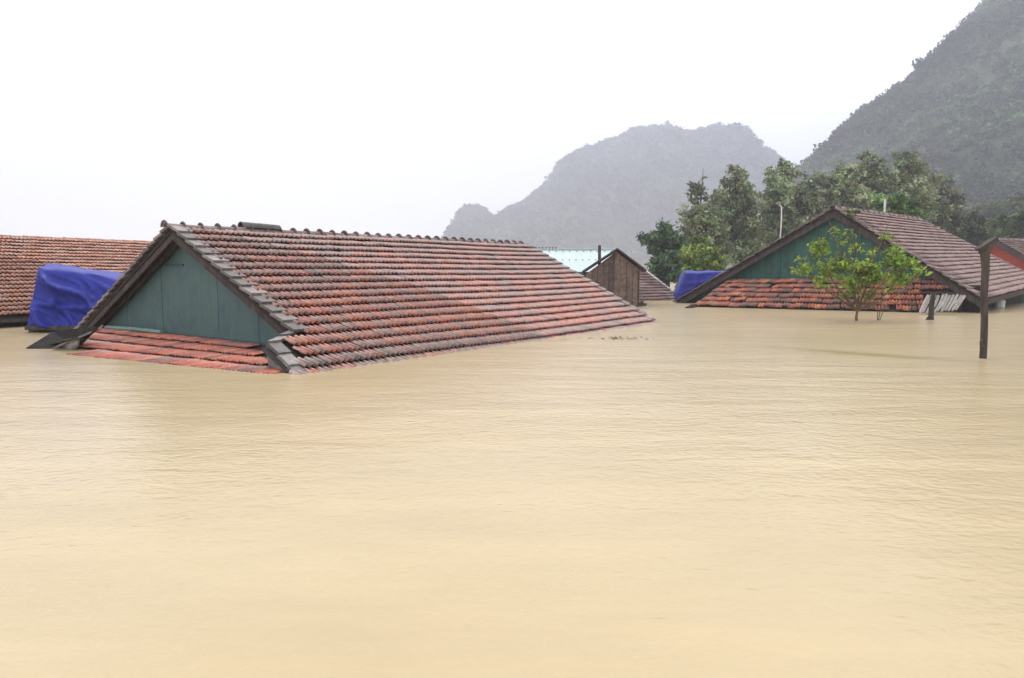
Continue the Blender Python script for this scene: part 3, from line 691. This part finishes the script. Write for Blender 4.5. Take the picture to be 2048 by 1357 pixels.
for a, b in zip(ed[:-1], ed[1:]):
    a2, b2 = a + .008, b - .008; cuts = [a2] + ([apx[0]] if a2 < apx[0] < b2 else []) + [b2]; y0 = DS + random.uniform(-.012, .012); mb = MB()
    col = tuple(np.array((.15, .105, .085)) * random.uniform(.5, 1.5))
    P_ = [V(s, y0, shed_top(s)) for s in cuts] + [V(b2 + random.gauss(0, .01), y0, -.3), V(a2 + random.gauss(0, .01), y0, -.3)]; mb.poly(P_, col)
    for i in range(len(P_)): mb.poly([P_[i], P_[i] + V(0, .035, 0), P_[(i + 1) % len(P_)] + V(0, .035, 0), P_[(i + 1) % len(P_)]], col)
    build(mb, 'plank', M_WOOD, swall)
for (pxe, pye) in ((1164, 546), (1293, 543)):
    e0 = at(pxe, pye, Y=DS - .2); a0 = V(apx[0], DS - .2, apx[2]); mb = MB(); th = V(0, 0, .075); dd = V(.45, 3.3, 0)
    mb.hexa([a0, a0 + dd, e0 + dd, e0, a0 + th, a0 + dd + th, e0 + dd + th, e0 + th]); build(mb, 'roof_panel', M_BARGE, sh)
mb = MB(); mb.bar((xr + .03, DS - .01, -.3), (xr + .03, DS - .01, shed_top(xr)), .06, .05, up=(0, 1, 0)); build(mb, 'corner_post', M_POST, sh)
# post behind the shed
p_ = at(1199, 545, Y=DS + 1.2); q_2 = at(1199, 491, Y=DS + 1.2); mb = MB(); mb.tube([fz(p_, -.3), (p_ + q_2) / 2, q_2], [.075, .07, .062], 8)
tag(build(mb, 'thin_post', M_POST, loc=fz(p_, 0)), 'thin dark post sticking up behind the left slope of the wooden shed', 'post')
# floating planks beside it
mb = MB(); f0 = at(1272, 612, z=.03); f1 = at(1290, 609, z=.06); mb.bar(f0, f1, .16, .10); mb.bar(at(1276, 608, z=.1), at(1286, 605, z=.16), .10, .10)
tag(build(mb, 'driftwood', M_POST, loc=f0), 'dark driftwood floating at the right foot of the wooden shed', 'driftwood')

# ================================================================== turquoise roofed building
DT = DS + 3.2
tq = tag(empty('turquoise_roof_shed', at(1140, 590, z=0)), 'low building with pale turquoise sheet metal roof behind the long ridge', 'shed')
ta, tb = at(1030, 500, Y=DT + 4.0), at(1236, 497.5, Y=DT + 4.0); tc, td = at(1040, 545, Y=DT), at(1222, 545, Y=DT)
tb[2] = ta[2]; mb = MB(); nr = 44
for i in range(nr):
    a, b = i / nr, (i + 1) / nr; m_ = (a + b) / 2; z = V(0, 0, .03); L_ = lambda p, q, t: p + (q - p) * t
    t_ = (L_(ta, tb, a), L_(ta, tb, m_) + z, L_(ta, tb, b)); c_ = (L_(tc, td, a), L_(tc, td, m_) + z, L_(tc, td, b))
    mb.poly([c_[0], c_[1], t_[1], t_[0]]); mb.poly([c_[1], c_[2], t_[2], t_[1]])
    bb = V(0, 7, -2.2); mb.poly([t_[0], t_[1], t_[1] + bb, t_[0] + bb]); mb.poly([t_[1], t_[2], t_[2] + bb, t_[1] + bb])
rf = build(mb, 'roof', M_TURQ, tq)
mb = MB()
for k, fr in enumerate((.12, .52)):
    for i in range(2, nr - 1, 3):
        a = (i + .5) / nr; p = ta + (tb - ta) * a; c_ = tc + (td - tc) * a; p = p + (c_ - p) * fr + V(0, 0, .05); mb.bar(p - V(.03, 0, 0), p + V(.03, 0, 0), .06, .03)
build(mb, 'roof_screws', M_TRIM, rf)['kind'] = 'stuff'
mb = MB(); mb.bar(ta + V(0, 0, .03), tb + V(0, 0, .03), .3, .05); build(mb, 'ridge_cap', M_TURQ, rf)
mb = MB(); mb.bar(tc - V(0, .02, .05), td - V(0, .02, .05), .05, .10); build(mb, 'eave_board', M_POST, tq)
mb = MB(); i_ = V(0, .4, -.06); mb.poly([tc + i_, td + i_, fz(td + i_, -.4), fz(tc + i_, -.4)], (.13, .09, .075)); mb.poly([td + i_, td + i_ + V(0, 9, 0), fz(td + i_ + V(0, 9, 0), -.4), fz(td + i_, -.4)], (.13, .09, .075))
mb.poly([tc + i_, tc + i_ + V(0, 9, 0), fz(tc + i_ + V(0, 9, 0), -.4), fz(tc + i_, -.4)], (.13, .09, .075)); build(mb, 'wall', M_WOOD, tq)
mb = MB()
for px in np.linspace(1072, 1112, 7):
    p = at(px, 499.5, Y=DT + 4.0); mb.bar(p, p + V(0, 0, .12), .07, .07)
build(mb, 'ridge_spikes', M_TRIM, rf)['kind'] = 'stuff'

# ================================================================== pink-brown roof right of the shed
h5 = tag(empty('pink_roof_house', at(1320, 600, z=0)), 'nearly submerged pinkish brown tile roof right of the wooden shed', 'house')
k2 = at(1362, 600, z=0); k1 = at(1205, 606, z=0); y5 = k2[1] + 3.6; c2 = at(1243, 508, Y=y5); c1_ = at(1150, 508, Y=y5); c1_[2] = c2[2]
p5 = Patch(c1_, c2, k1, k2); roof5 = deck(p5, 'roof', h5)
f5 = tile_field(p5, 18, 34, patchy('brown', 1.4, bias=.1), None, 2.0, extra_rows=1)
k3 = k2 + V(-1, 8, 0); k0 = k1 + V(0, 8, 0); p5b = Patch(c1_, c2, k0, k3); roof5b = deck(p5b, 'back_roof', h5)
hp5 = MB(); hp5.poly([c2, k2, k3]); build(hp5, 'hip_slope', M_BARGE, h5)
lay_tiles([(roof5, M_TILE_R, f5)], V(*h5.location), 300)
mbv = 16
for i in range(mbv):
    a, b = c2 + (k2 - c2) * i / mbv, c2 + (k2 - c2) * (i + 1.1) / mbv; mb = MB(); mb.bar(a + V(0, 0, .07), b + V(0, 0, .10), .18, .07, col=random.choice([(.36, .33, .30), (.28, .25, .23), (.42, .4, .37)])); build(mb, 'hip_tile', M_TILE_R, roof5)

# ================================================================== tarpaulins
def tarp(name, label, quad, depth, loc, folds, top=True, nx=46, ny=34, seed=0, skew=0):
    """quad = front face corners (tl, tr, br, bl) in world space; draped cloth with its top running back"""
    tl_, tr_, br_, bl_ = quad; mb = MB(); grid = []
    nn = nrm(np.cross(tr_ - tl_, bl_ - tl_)); nn = nn if nn[1] < 0 else -nn; back = -nn * depth
    nT = 10 if top else 0
    for j in range(ny + nT):
        row = []
        for i in range(nx):
            a = i / (nx - 1)
            if j >= nT:
                t = (j - nT) / (ny - 1); p = (tl_ * (1 - a) + tr_ * a) * (1 - t) + (bl_ * (1 - a) + br_ * a) * t
                k = 0
                for (s0, ang, frq, amp) in folds:
                    c = a * math.cos(ang) + t * math.sin(ang); ww = noise.noise(Vector((a * 2.5 + seed, t * 2.5, s0))) * .55
                    k += amp * (1 - abs(math.sin((c + ww * .25) * frq))) ** 3.2
                k += .02 * noise.noise(Vector((a * 6, t * 5, seed + 4.))) + .10 * noise.noise(Vector((a * 2, t * 2, seed + 9.)))
                edge = min(1, t * 6) * min(1, a * 8 + .3)
                p = p + nn * k * edge + V(0, 0, -.03 * math.sin(a * 9) * (1 - t))
            else:
                s = 1 - j / nT; p = (tl_ * (1 - a) + tr_ * a) + back * s + V(0, 0, .10 * math.sin(s * PI * .6) + .05 * noise.noise(Vector((a * 5, s * 3, seed)))) * (1 if s else 0)
            row.append(p)
        grid.append(row)
    base = []
    for j in range(len(grid) - 1):
        for i in range(nx - 1): mb.poly([grid[j][i], grid[j][i + 1], grid[j + 1][i + 1], grid[j + 1][i]])
    # side falls
    for i, sgn in ((0, -1), (nx - 1, 1)):
        for j in range(nT, len(grid) - 1):
            p, q = grid[j][i], grid[j + 1][i]; mb.poly([p, q, q + back, p + back])
    me = fast_mesh(name, mb.v, mb.f, M_TARP, None, True)
    o = link(name, me, loc=loc)
    m = o.modifiers.new('weld', 'WELD'); m.merge_threshold = .002
    m = o.modifiers.new('cloth_thickness', 'SOLIDIFY'); m.thickness = .012
    return tag(o, label, 'tarpaulin', 'blue tarpaulins')
YT = 15.9
tarp('tarpaulin', 'large crumpled bright blue tarpaulin hung between the orange roof and the green gable',
     (at(79, 536, Y=YT), at(262, 562, Y=YT + .6), at(215, 662, Y=YT - .1), at(56, 652, Y=YT - .1)), 1.1, fz(at(120, 655, Y=YT), 0),
     [(1.2, 2.3, 6.0, .26), (5.5, 2.05, 14, .09), (8.8, 2.6, 9, .12), (3.3, 1.45, 5, .14)], seed=2)
mb = MB(); mb.bar(at(58, 655.5, Y=YT - .12), at(232, 657, Y=YT - .12), .3, .09); mb.bar(at(60, 659, Y=YT - .02), at(220, 661, Y=YT - .02), .12, .2)
tag(build(mb, 'floating_beam', M_POST, loc=at(60, 664, z=0)), 'dark beam floating under the lower hem of the left blue tarpaulin', 'beam')
mb = MB(); x0 = at(178, 538, Y=YT + .55); 
mb.poly([at(160, 538, Y=YT + .2), at(205, 539, Y=YT + .5), at(247, 560, Y=YT + .9), at(200, 556, Y=YT + .5)]); 
Y2 = at(1400, 598, z=0)[1]; Y2 = 33.5
tarp('tarpaulin', 'smaller dark blue tarpaulin low behind the left end of the teal gabled roof',
     (at(1374, 547, Y=Y2), at(1480, 546, Y=Y2), at(1475, 602, Y=Y2), at(1357, 599, Y=Y2)), 1.2, fz(at(1400, 598, Y=Y2), 0),
     [(2.2, .3, 12, .12), (4.5, 1.1, 7, .10)], seed=5, nx=36, ny=20)

# ================================================================== debris left of the gable
dk = MB(); a = at(52, 698, z=.0); b = at(108, 664, z=.22); c = at(196, 655, z=.42); d = at(150, 700, z=-.02)
dk.hexa([a - V(0, 0, .02), d - V(0, 0, .02), c - V(0, 0, .03), b - V(0, 0, .03), a + V(0, 0, .02), d + V(0, 0, .02), c + V(0, 0, .02), b + V(0, 0, .02)])
M_SHEET = simple('rotten_sheet', (.010, .010, .009), (.035, .033, .028), 5, .9, .6, spec=.1)
tag(build(dk, 'roof_sheet', M_SHEET, loc=a, bevel=.01), 'dark broken roofing sheet poking out of the water left of the pale green gable', 'sheet')
for q0, q1, w_, lab_ in (((108, 697), (196, 660), .16, 'grey broken board sloping from the water up to the left foot of the green gable'), ((100, 690), (150, 676), .10, 'short brown board lying on the dark roofing sheet')):
    mb = MB(); mb.bar(at(*q0, z=.03), at(*q1, z=.36 if q1[0] > 180 else .25), w_, .03); tag(build(mb, 'broken_board', M_CEM if q1[0] > 180 else M_BARGE, loc=at(*q0, z=0)), lab_, 'board')
mb = MB(); c0 = at(146, 688, z=.10)
for i in range(6):
    pass
st = [(0, .02), (.03, .075), (.08, .095), (.14, .085), (.19, .055), (.22, .015)]; ax = nrm(V(.7, -.2, .5))
mb.tube([c0 + ax * (t - .11) * 1.3 for t, _ in st], [r * 1.15 for _, r in st], 12)
tag(build(mb, 'foam_float', M_SLAT, loc=c0, smooth=True), 'pale rounded float lodged against the dark roofing sheet', 'float')
def pole(name, label, pts, r, mat, cat='pole', seg=8, grp=None):
    mb = MB(); mb.tube(pts, r, seg); return tag(build(mb, name, mat, loc=pts[0], smooth=False), label, cat, grp)
gpo = (G0 - u1 * .16, u1)
pole('green_pipe', 'pale green pipe lying along the foot of the green gable, above the red skirt tiles', [at(213, 655, plane=gpo), at(270, 659, plane=gpo), at(323, 665, plane=gpo)], .042, M_GREENL, 'pipe')
mb = MB(); mb.bar(at(214, 667, plane=gpo), at(330, 678, plane=gpo), .05, .11)
tag(build(mb, 'green_board', M_GREENL, loc=at(206, 664, plane=gpo)), 'flat pale green board lying just below the green pipe', 'board')
pole('leaning_stick', 'pale stick leaning from the left gable corner down to the debris', [at(205, 652, plane=gpo), at(188, 672, plane=(gpo[0] - u1 * .25, u1))], .022, M_SLAT, 'stick')
pole('pink_stick', 'second weathered pinkish stick lying over the left end of the skirt tiles', [at(187, 675, plane=(gpo[0] - u1 * .25, u1)), at(161, 690, plane=(gpo[0] - u1 * .55, u1))], .022, M_SLAT, 'stick')

# ================================================================== poles, fence, can
pb2 = at(1967, 717, z=0); Yp = pb2[1]
mb = MB(); pt = [fz(at(1966, 716, Y=Yp), -.4), at(1967, 700, Y=Yp), at(1969, 640, Y=Yp), at(1968, 590, Y=Yp), at(1971, 540, Y=Yp), at(1970, 510, Y=Yp), at(1971, 492, Y=Yp)]
pw = tag(empty('wooden_pole', fz(pb2, 0)), 'dark weathered wooden pole standing in the water at the right edge', 'pole')
mb.tube(pt, [.056, .053, .052, .053, .058, .068, .074], 10); build(mb, 'shaft', M_POST, pw)
mb = MB(); mb.tube([at(1964, 694, Y=Yp - .03), at(1963, 684, Y=Yp - .03), at(1966, 676, Y=Yp - .02)], [.03, .028, .02], 7); build(mb, 'knot', M_POST, pw)
mb = MB(); mb.bar(at(1956, 500, Y=Yp), at(1990, 477, Y=Yp), .14, .05); build(mb, 'cap_board', M_POST, pw)
mb = MB(); mb.bar(at(1961, 502, Y=Yp - .02), at(1975, 520, Y=Yp - .02), .06, .05); build(mb, 'brace', M_POST, pw)
# white plastic pipes
Yw = 29.0
pole('white_pipe', 'tall thin white plastic pipe behind the left slope of the teal gabled house', [fz(at(1560, 482, Y=Yw), 0), at(1560, 482, Y=Yw), at(1563, 440, Y=Yw), at(1563, 416, Y=Yw), at(1561, 412, Y=Yw), at(1558, 410, Y=Yw)], [.028, .028, .028, .028, .026, .018], M_WHITE, 'pipe')
Yw = 32
pole('white_pipe', 'short white plastic pipe standing behind the ridge of the teal gabled house', [fz(at(1769, 430, Y=Yw), 0), at(1769, 430, Y=Yw), at(1770, 399, Y=Yw)], .045, M_WHITE, 'pipe')
# slatted screen of bleached strips
fe = tag(empty('slatted_screen', at(1880, 620, z=0)), 'collapsed screen of bleached leaning slats under the right end of the teal house skirt', 'screen')
Yf = 22.6
for i in range(11):
    x = 1846 + i * 7.2 + random.uniform(-1, 1); mb = MB(); tp = at(x + 10 + random.uniform(-2, 3), 587 + random.uniform(0, 5), Y=Yf + random.uniform(-.05, .05)); bt = at(x - 7, 626 - i * .4 + random.uniform(-3, 2), Y=Yf - .1 + random.uniform(-.05, .05))
    mid = (tp + bt) / 2 + V(random.uniform(-.02, .04), 0, random.uniform(-.02, .02)); mb.tube([tp, mid, bt], [.042, .05, .04], 5); build(mb, 'slat', M_SLAT, fe)
mb = MB(); mb.bar(at(1838, 585, Y=Yf), at(1925, 588, Y=Yf), .06, .05); build(mb, 'top_rail', M_POST, fe)
mb = MB(); mb.bar(at(1900, 612, Y=Yf - .1), at(1922, 596, Y=Yf - .1), .04, .05); build(mb, 'brace', M_SLAT, fe)
pq = at(1862, 640, z=0); Yq = pq[1]
mb = MB(); mb.tube([fz(pq, -.3), at(1862, 636, Y=Yq), at(1863, 612, Y=Yq), at(1867, 586, Y=Yq)], [.085, .075, .07, .065], 8)
mb.tube([at(1853, 640, Y=Yq), at(1860, 633, Y=Yq), at(1862, 622, Y=Yq)], [.03, .05, .04], 7)
tag(build(mb, 'broken_post', M_POST, loc=fz(pq, 0)), 'short dark broken post standing in front of the bleached slatted screen', 'post')
mb = MB(); cp = at(1998, 617, z=-.04)
for z0, z1, r0, r1_ in ((0, .05, .15, .19), (.05, .32, .19, .19), (.32, .40, .19, .07), (.40, .46, .06, .06)): mb.tube([cp + V(0, 0, z0), cp + V(.02, 0, z1)], [r0, r1_], 12)
tag(build(mb, 'plastic_can', M_WHITE, loc=cp, smooth=False), 'white plastic can floating under the right eave of the teal gabled house', 'can')
mb = MB(); mb.tube([at(1372, 617, z=0), at(1384, 612, z=.08), at(1392, 611, z=.06), at(1400, 616, z=-.02)], [.05, .08, .07, .04], 7)
tag(build(mb, 'floating_branch', M_POST, loc=at(1384, 616, z=0)), 'curved dark branch floating off the left end of the red skirt roof', 'branch')

# ================================================================== trees
BELT = 1.25
def tree(name, label, cat, base, lobes, Y, leafcol, nleaf, lsz, trunk=(0.16, .05), group=None, droop=.3, clus=18, spread=.35, seed=0, ind=0, flat=.75, mat=M_LEAF, bark=M_BARK, depthk=1.0, starts=None, twigs=False):
    r = np.random.default_rng(seed + 100)
    if Y > 43: nleaf = int(nleaf * BELT)
    b = fz(at(base, HY + 5, Y=Y), 0); t = tag(empty(name, b), label, cat, group)
    L = []
    for (px, py, rp) in lobes:
        c = at(px, py, Y=Y + r.uniform(-1, 1) * rp / F * Y * .7 * depthk); L.append((c, rp / F * Y))
    # trunk and limbs
    top = max(L, key=lambda q: q[0][2])[0]; low = min(q[0][2] - q[1] for q in L)
    fork = b + (np.mean([q[0] for q in L], 0) - b) * V(.45, .45, .0); fork[2] = max(.35 * top[2], min(low + .3, .5 * top[2])) if starts is None else starts
    mb = MB(); mb.tube([fz(b, -.5), b + (fork - b) * .5 + V(r.normal() * .06, 0, 0), fork], [trunk[0], trunk[0] * .85, trunk[0] * .65], 8); build(mb, 'trunk', bark, t)
    for c, rr_ in L:
        mid = fork + (c - fork) * .5 + V(r.normal(0, .12), r.normal(0, .12), .10 * np.linalg.norm(c - fork) * (.5 if starts is None else -.2)); mb = MB()
        mb.tube([fork, mid, c, c + (c - mid) * .35], [trunk[0] * .5, trunk[0] * .3, trunk[1] * .6, trunk[1] * .2], 6)
        if twigs:
            for _ in range(6):
                d = r.normal(size=3); d /= np.linalg.norm(d); d[2] = abs(d[2]) * .6; s_ = mid + (c - mid) * r.uniform(.2, 1); mb.tube([s_, s_ + d * rr_ * .9], [trunk[1] * .35, trunk[1] * .1], 4)
        build(mb, 'limb', bark, t)
    wts = np.array([q[1] ** 2 for q in L]); wts /= wts.sum(); cen = []; rad = []
    for (c, rr_), w_ in zip(L, wts):
        k = max(4, int(clus * len(L) * w_)); d = r.normal(size=(k, 3)); d /= np.linalg.norm(d, axis=1, keepdims=True)
        cen.append(c + d * (r.random((k, 1)) ** .45) * rr_ * np.array([.88, .88, .88])); rad.append(np.full(k, rr_ * spread) * r.uniform(.6, 1.35, k))
    cen = np.concatenate(cen); rad = np.concatenate(rad); K = len(cen)
    pw_ = rad ** 2 / (rad ** 2).sum(); which = r.choice(K, nleaf, p=pw_)
    P = cen[which] + r.normal(size=(nleaf, 3)) * rad[which][:, None] * np.array([.55, .55, .55 * flat])
    P[:, 2] = np.maximum(P[:, 2], .05)
    nn = r.normal(size=(nleaf, 3)) + np.array([0, 0, .7]); nn /= np.linalg.norm(nn, axis=1, keepdims=True)
    t1 = np.cross(nn, r.normal(size=(nleaf, 3))); t1 /= np.linalg.norm(t1, axis=1, keepdims=True); t1[:, 2] -= droop; t1 /= np.linalg.norm(t1, axis=1, keepdims=True)
    t2 = np.cross(nn, t1); t2 /= np.linalg.norm(t2, axis=1, keepdims=True)
    s = (lsz * r.uniform(.6, 1.35, (nleaf, 1)))
    kt = r.lognormal(0, .42, (K, 1)) * (1 + r.normal(0, .07, (K, 3)))
    col = np.clip(np.array(leafcol)[None] * kt[which] * r.uniform(.72, 1.3, (nleaf, 1)), .004, .6)
    if ind:
        ok = np.argsort(-r.random(nleaf))[:ind]; keep_ = np.ones(nleaf, bool); keep_[ok] = False
        pal = [tuple(np.array(leafcol) * k) for k in (.6, .8, 1, 1.15, 1.35)] + [(leafcol[0] * 1.35, leafcol[1] * 1.05, leafcol[2] * .8)]
        lm = []
        for c_ in pal:
            m_ = MB(); m_.poly([(-1, 0, 0), (-.3, .42, .12), (0, 0, -.03), (-.3, -.42, .12)][::1], c_); m_.poly([(-.3, .42, .12), (.5, .34, .06), (1, 0, -.2), (0, 0, -.03)], c_); m_.poly([(-.3, -.42, .12), (0, 0, -.03), (1, 0, -.2), (.5, -.34, .06)], c_)
            lm.append(fast_mesh('leaf', m_.v, m_.f, mat, m_.c))
        for i in ok:
            o = bpy.data.objects.new('leaf', lm[r.integers(len(lm))]); COL.objects.link(o); o.parent = t
            m4 = np.eye(4); y_ = t2[i]; x_ = t1[i]; z_ = np.cross(x_, y_); k = float(s[i, 0])
            m4[:3, 0] = x_ * k; m4[:3, 1] = y_ * k; m4[:3, 2] = z_ * k; m4[:3, 3] = P[i] - b; o.matrix_basis = Matrix(m4.tolist())
        P, t1, t2, s, col, nn = P[keep_], t1[keep_], t2[keep_], s[keep_], col[keep_], nn[keep_]
    wd = .5
    q4 = np.stack([P - t1 * s, P - t2 * s * wd + nn * s * .12, P + t1 * s, P + t2 * s * wd + nn * s * .12], 1).reshape(-1, 3)
    tag(link('foliage', fast_mesh('foliage', q4, np.arange(len(q4)).reshape(-1, 4), mat, col), t), kind='stuff')
    return t
G = 'trees behind the teal gabled house'
EU = (.225, .275, .145); EUD = (.20, .23, .13)
tree('broadleaf_tree', 'dark green bushy tree at the left end of the tree row, above the pink roof', 'tree', 1335,
     [(1300, 485, 26), (1330, 475, 28), (1355, 500, 30), (1318, 510, 26), (1345, 530, 34), (1322, 555, 26), (1365, 560, 26)], 44, (.095, .155, .075), 6500, .16, group=G, seed=1)
tree('eucalyptus_tree', 'lowest pale crowned eucalyptus, second from the left in the tree row', 'tree', 1395,
     [(1375, 425, 26), (1400, 385, 24), (1385, 460, 30), (1412, 430, 30), (1425, 400, 22), (1428, 470, 30), (1400, 500, 38), (1380, 520, 32), (1430, 510, 34), (1432, 440, 26), (1395, 545, 26), (1405, 360, 12)], 52, EU, 7500, .16, group=G, seed=2)
tree('eucalyptus_tree', 'eucalyptus with rounded dark top standing above the yellow green bush', 'tree', 1470,
     [(1470, 355, 26), (1450, 375, 20), (1492, 378, 22), (1470, 400, 32), (1445, 430, 30), (1508, 410, 22), (1500, 450, 30), (1480, 440, 34), (1460, 480, 34), (1490, 505, 34), (1440, 395, 18), (1500, 540, 30)], 54, EU, 9500, .16, group=G, seed=3)
tree('eucalyptus_tree', 'eucalyptus directly behind the tall white pipe, tallest left of the gable peak', 'tree', 1560,
     [(1560, 338, 22), (1545, 358, 24), (1580, 358, 24), (1560, 385, 34), (1535, 400, 26), (1590, 395, 30), (1560, 430, 36), (1530, 455, 34), (1590, 450, 32), (1540, 500, 36), (1580, 500, 30)], 56, EU, 10500, .16, group=G, seed=4)
tree('eucalyptus_tree', 'shorter brownish eucalyptus just left of the teal gable peak', 'tree', 1630,
     [(1612, 368, 22), (1635, 375, 26), (1620, 400, 32), (1650, 400, 26), (1610, 440, 34), (1650, 430, 30), (1630, 480, 34)], 57, EUD, 7500, .16, group=G, seed=5)
tree('eucalyptus_tree', 'eucalyptus right behind the teal gable peak', 'tree', 1690,
     [(1685, 345, 20), (1670, 362, 20), (1700, 360, 24), (1690, 390, 32), (1670, 415, 24), (1715, 400, 26), (1695, 430, 30)], 58, EU, 7500, .16, group=G, seed=6)
tree('eucalyptus_tree', 'tall eucalyptus behind the front part of the brown ridge', 'tree', 1745,
     [(1735, 318, 18), (1750, 335, 24), (1725, 345, 20), (1770, 355, 26), (1745, 375, 34), (1720, 395, 26), (1775, 395, 28), (1750, 425, 32)], 58, EU, 8500, .16, group=G, seed=7)
tree('eucalyptus_tree', 'tallest spreading eucalyptus above the middle of the brown ridge', 'tree', 1810,
     [(1800, 318, 18), (1825, 322, 18), (1838, 345, 22), (1810, 345, 28), (1790, 365, 28), (1835, 380, 30), (1805, 400, 34), (1850, 410, 32), (1840, 450, 30), (1800, 440, 28)], 60, EU, 9500, .16, group=G, seed=8)
tree('eucalyptus_tree', 'dark eucalyptus at the right end of the tree row, lower than its neighbours', 'tree', 1885,
     [(1868, 358, 18), (1890, 370, 22), (1870, 395, 30), (1900, 400, 24), (1880, 430, 34), (1905, 450, 28), (1870, 470, 30), (1905, 480, 28)], 62, EUD, 8500, .16, group=G, seed=9)
tree('yellow_green_bush', 'rounded yellow green bush above the small blue tarpaulin', 'bush', 1405,
     [(1400, 500, 26), (1380, 518, 24), (1425, 512, 24), (1395, 535, 28), (1430, 538, 24), (1375, 548, 20), (1410, 555, 26)], 40, (.20, .26, .055), 7500, .12, seed=10, trunk=(.08, .03))
tree('light_green_bush', 'light green bush peeping over the brown ridge by the short white pipe', 'bush', 1795,
     [(1765, 408, 20), (1790, 402, 20), (1815, 412, 20), (1790, 425, 24), (1830, 430, 18), (1760, 430, 18)], 40, (.14, .23, .085), 5000, .12, seed=11, trunk=(.08, .03))
gs = 'shrubs at the foot of the right mountain'
tree('shrub', 'dark green shrub between the brown roof and the red gable', 'bush', 1935, [(1920, 455, 22), (1945, 448, 22), (1930, 480, 28), (1960, 475, 26), (1945, 505, 28), (1915, 500, 26)], 62, (.055, .085, .035), 6000, .17, seed=12, group=gs)
tree('shrub', 'shrub above the peak of the red gable', 'bush', 1990, [(1975, 452, 18), (2000, 448, 18), (1985, 470, 22), (2010, 470, 20), (1970, 480, 22)], 66, (.07, .11, .04), 4500, .17, seed=13, group=gs)
tree('shrub', 'rightmost brighter green shrub behind the red gabled house roof', 'bush', 2040, [(2030, 445, 20), (2050, 438, 20), (2065, 455, 24), (2035, 468, 22), (2060, 475, 24)], 66, (.075, .125, .04), 5000, .17, seed=14, group=gs)

fl = MB()
for _ in range(60):
    a_ = random.uniform(0, 2 * PI); rr_ = abs(random.gauss(0, .28)); c_ = at(1234, 677, z=.012) + V(math.cos(a_) * rr_ * 1.6, math.sin(a_) * rr_ * .8, random.uniform(0, .02)); b2_ = random.uniform(0, PI); d_ = V(math.cos(b2_), math.sin(b2_), random.uniform(-.2, .4)) * random.uniform(.03, .08); e_ = V(-d_[1], d_[0], .01) * .4
    fl.poly([c_ - d_, c_ - e_, c_ + d_, c_ + e_], random.choice([(.22, .14, .06), (.30, .22, .08), (.14, .09, .05)]))
tag(build(fl, 'floating_leaves', M_LEAF, loc=at(1234, 677, z=0)), 'small patch of brown leaves floating by the right foot of the long roof', 'leaves', kind='stuff')
# sapling in front of the teal gable
bs = at(1720, 642, z=0)
tree('sapling', 'young tree with yellow green leaves standing in the flood in front of the teal gable', 'tree', 1720,
     [(1612, 535, 22), (1640, 500, 24), (1655, 545, 26), (1680, 530, 24), (1665, 460, 11), (1688, 475, 18), (1712, 497, 16), (1730, 545, 28), (1705, 570, 24), (1760, 550, 26), (1768, 470, 16), (1790, 520, 26),
      (1800, 555, 26), (1825, 520, 14), (1838, 545, 18), (1690, 590, 16), (1740, 590, 20), (1600, 545, 14), (1740, 505, 16), (1640, 565, 18), (1780, 580, 16)], bs[1], (.20, .30, .04), 2300, .078,
     trunk=(.045, .02), seed=21, clus=11, spread=.42, ind=300, depthk=1.5, starts=.28, twigs=True, bark=M_SAPBARK)
def stems(name, label, base_px, tips, cat='branch'):
    b0 = at(*base_px, z=0); mb = MB()
    for (x, y) in tips:
        q = at(x, y, Y=b0[1]); mb.tube([fz(b0, -.2), b0 + (q - b0) * .5 + V(.03, 0, .02), q], [.014, .012, .007], 5)
    return tag(build(mb, name, M_SAPBARK, loc=b0), label, cat)
stems('bare_stems', 'thin bare forked stems in the water right of the sapling trunk', (1755, 641), [(1752, 605), (1772, 612), (1765, 590)], 'stems')
tree('roof_plant', 'small tuft of leaves growing on the roof verge near the teal gable peak', 'plant', 1706, [(1700, 430, 8), (1712, 424, 9), (1695, 421, 6)], 26.2, (.16, .20, .06), 160, .07, seed=31, trunk=(.02, .01), clus=4)
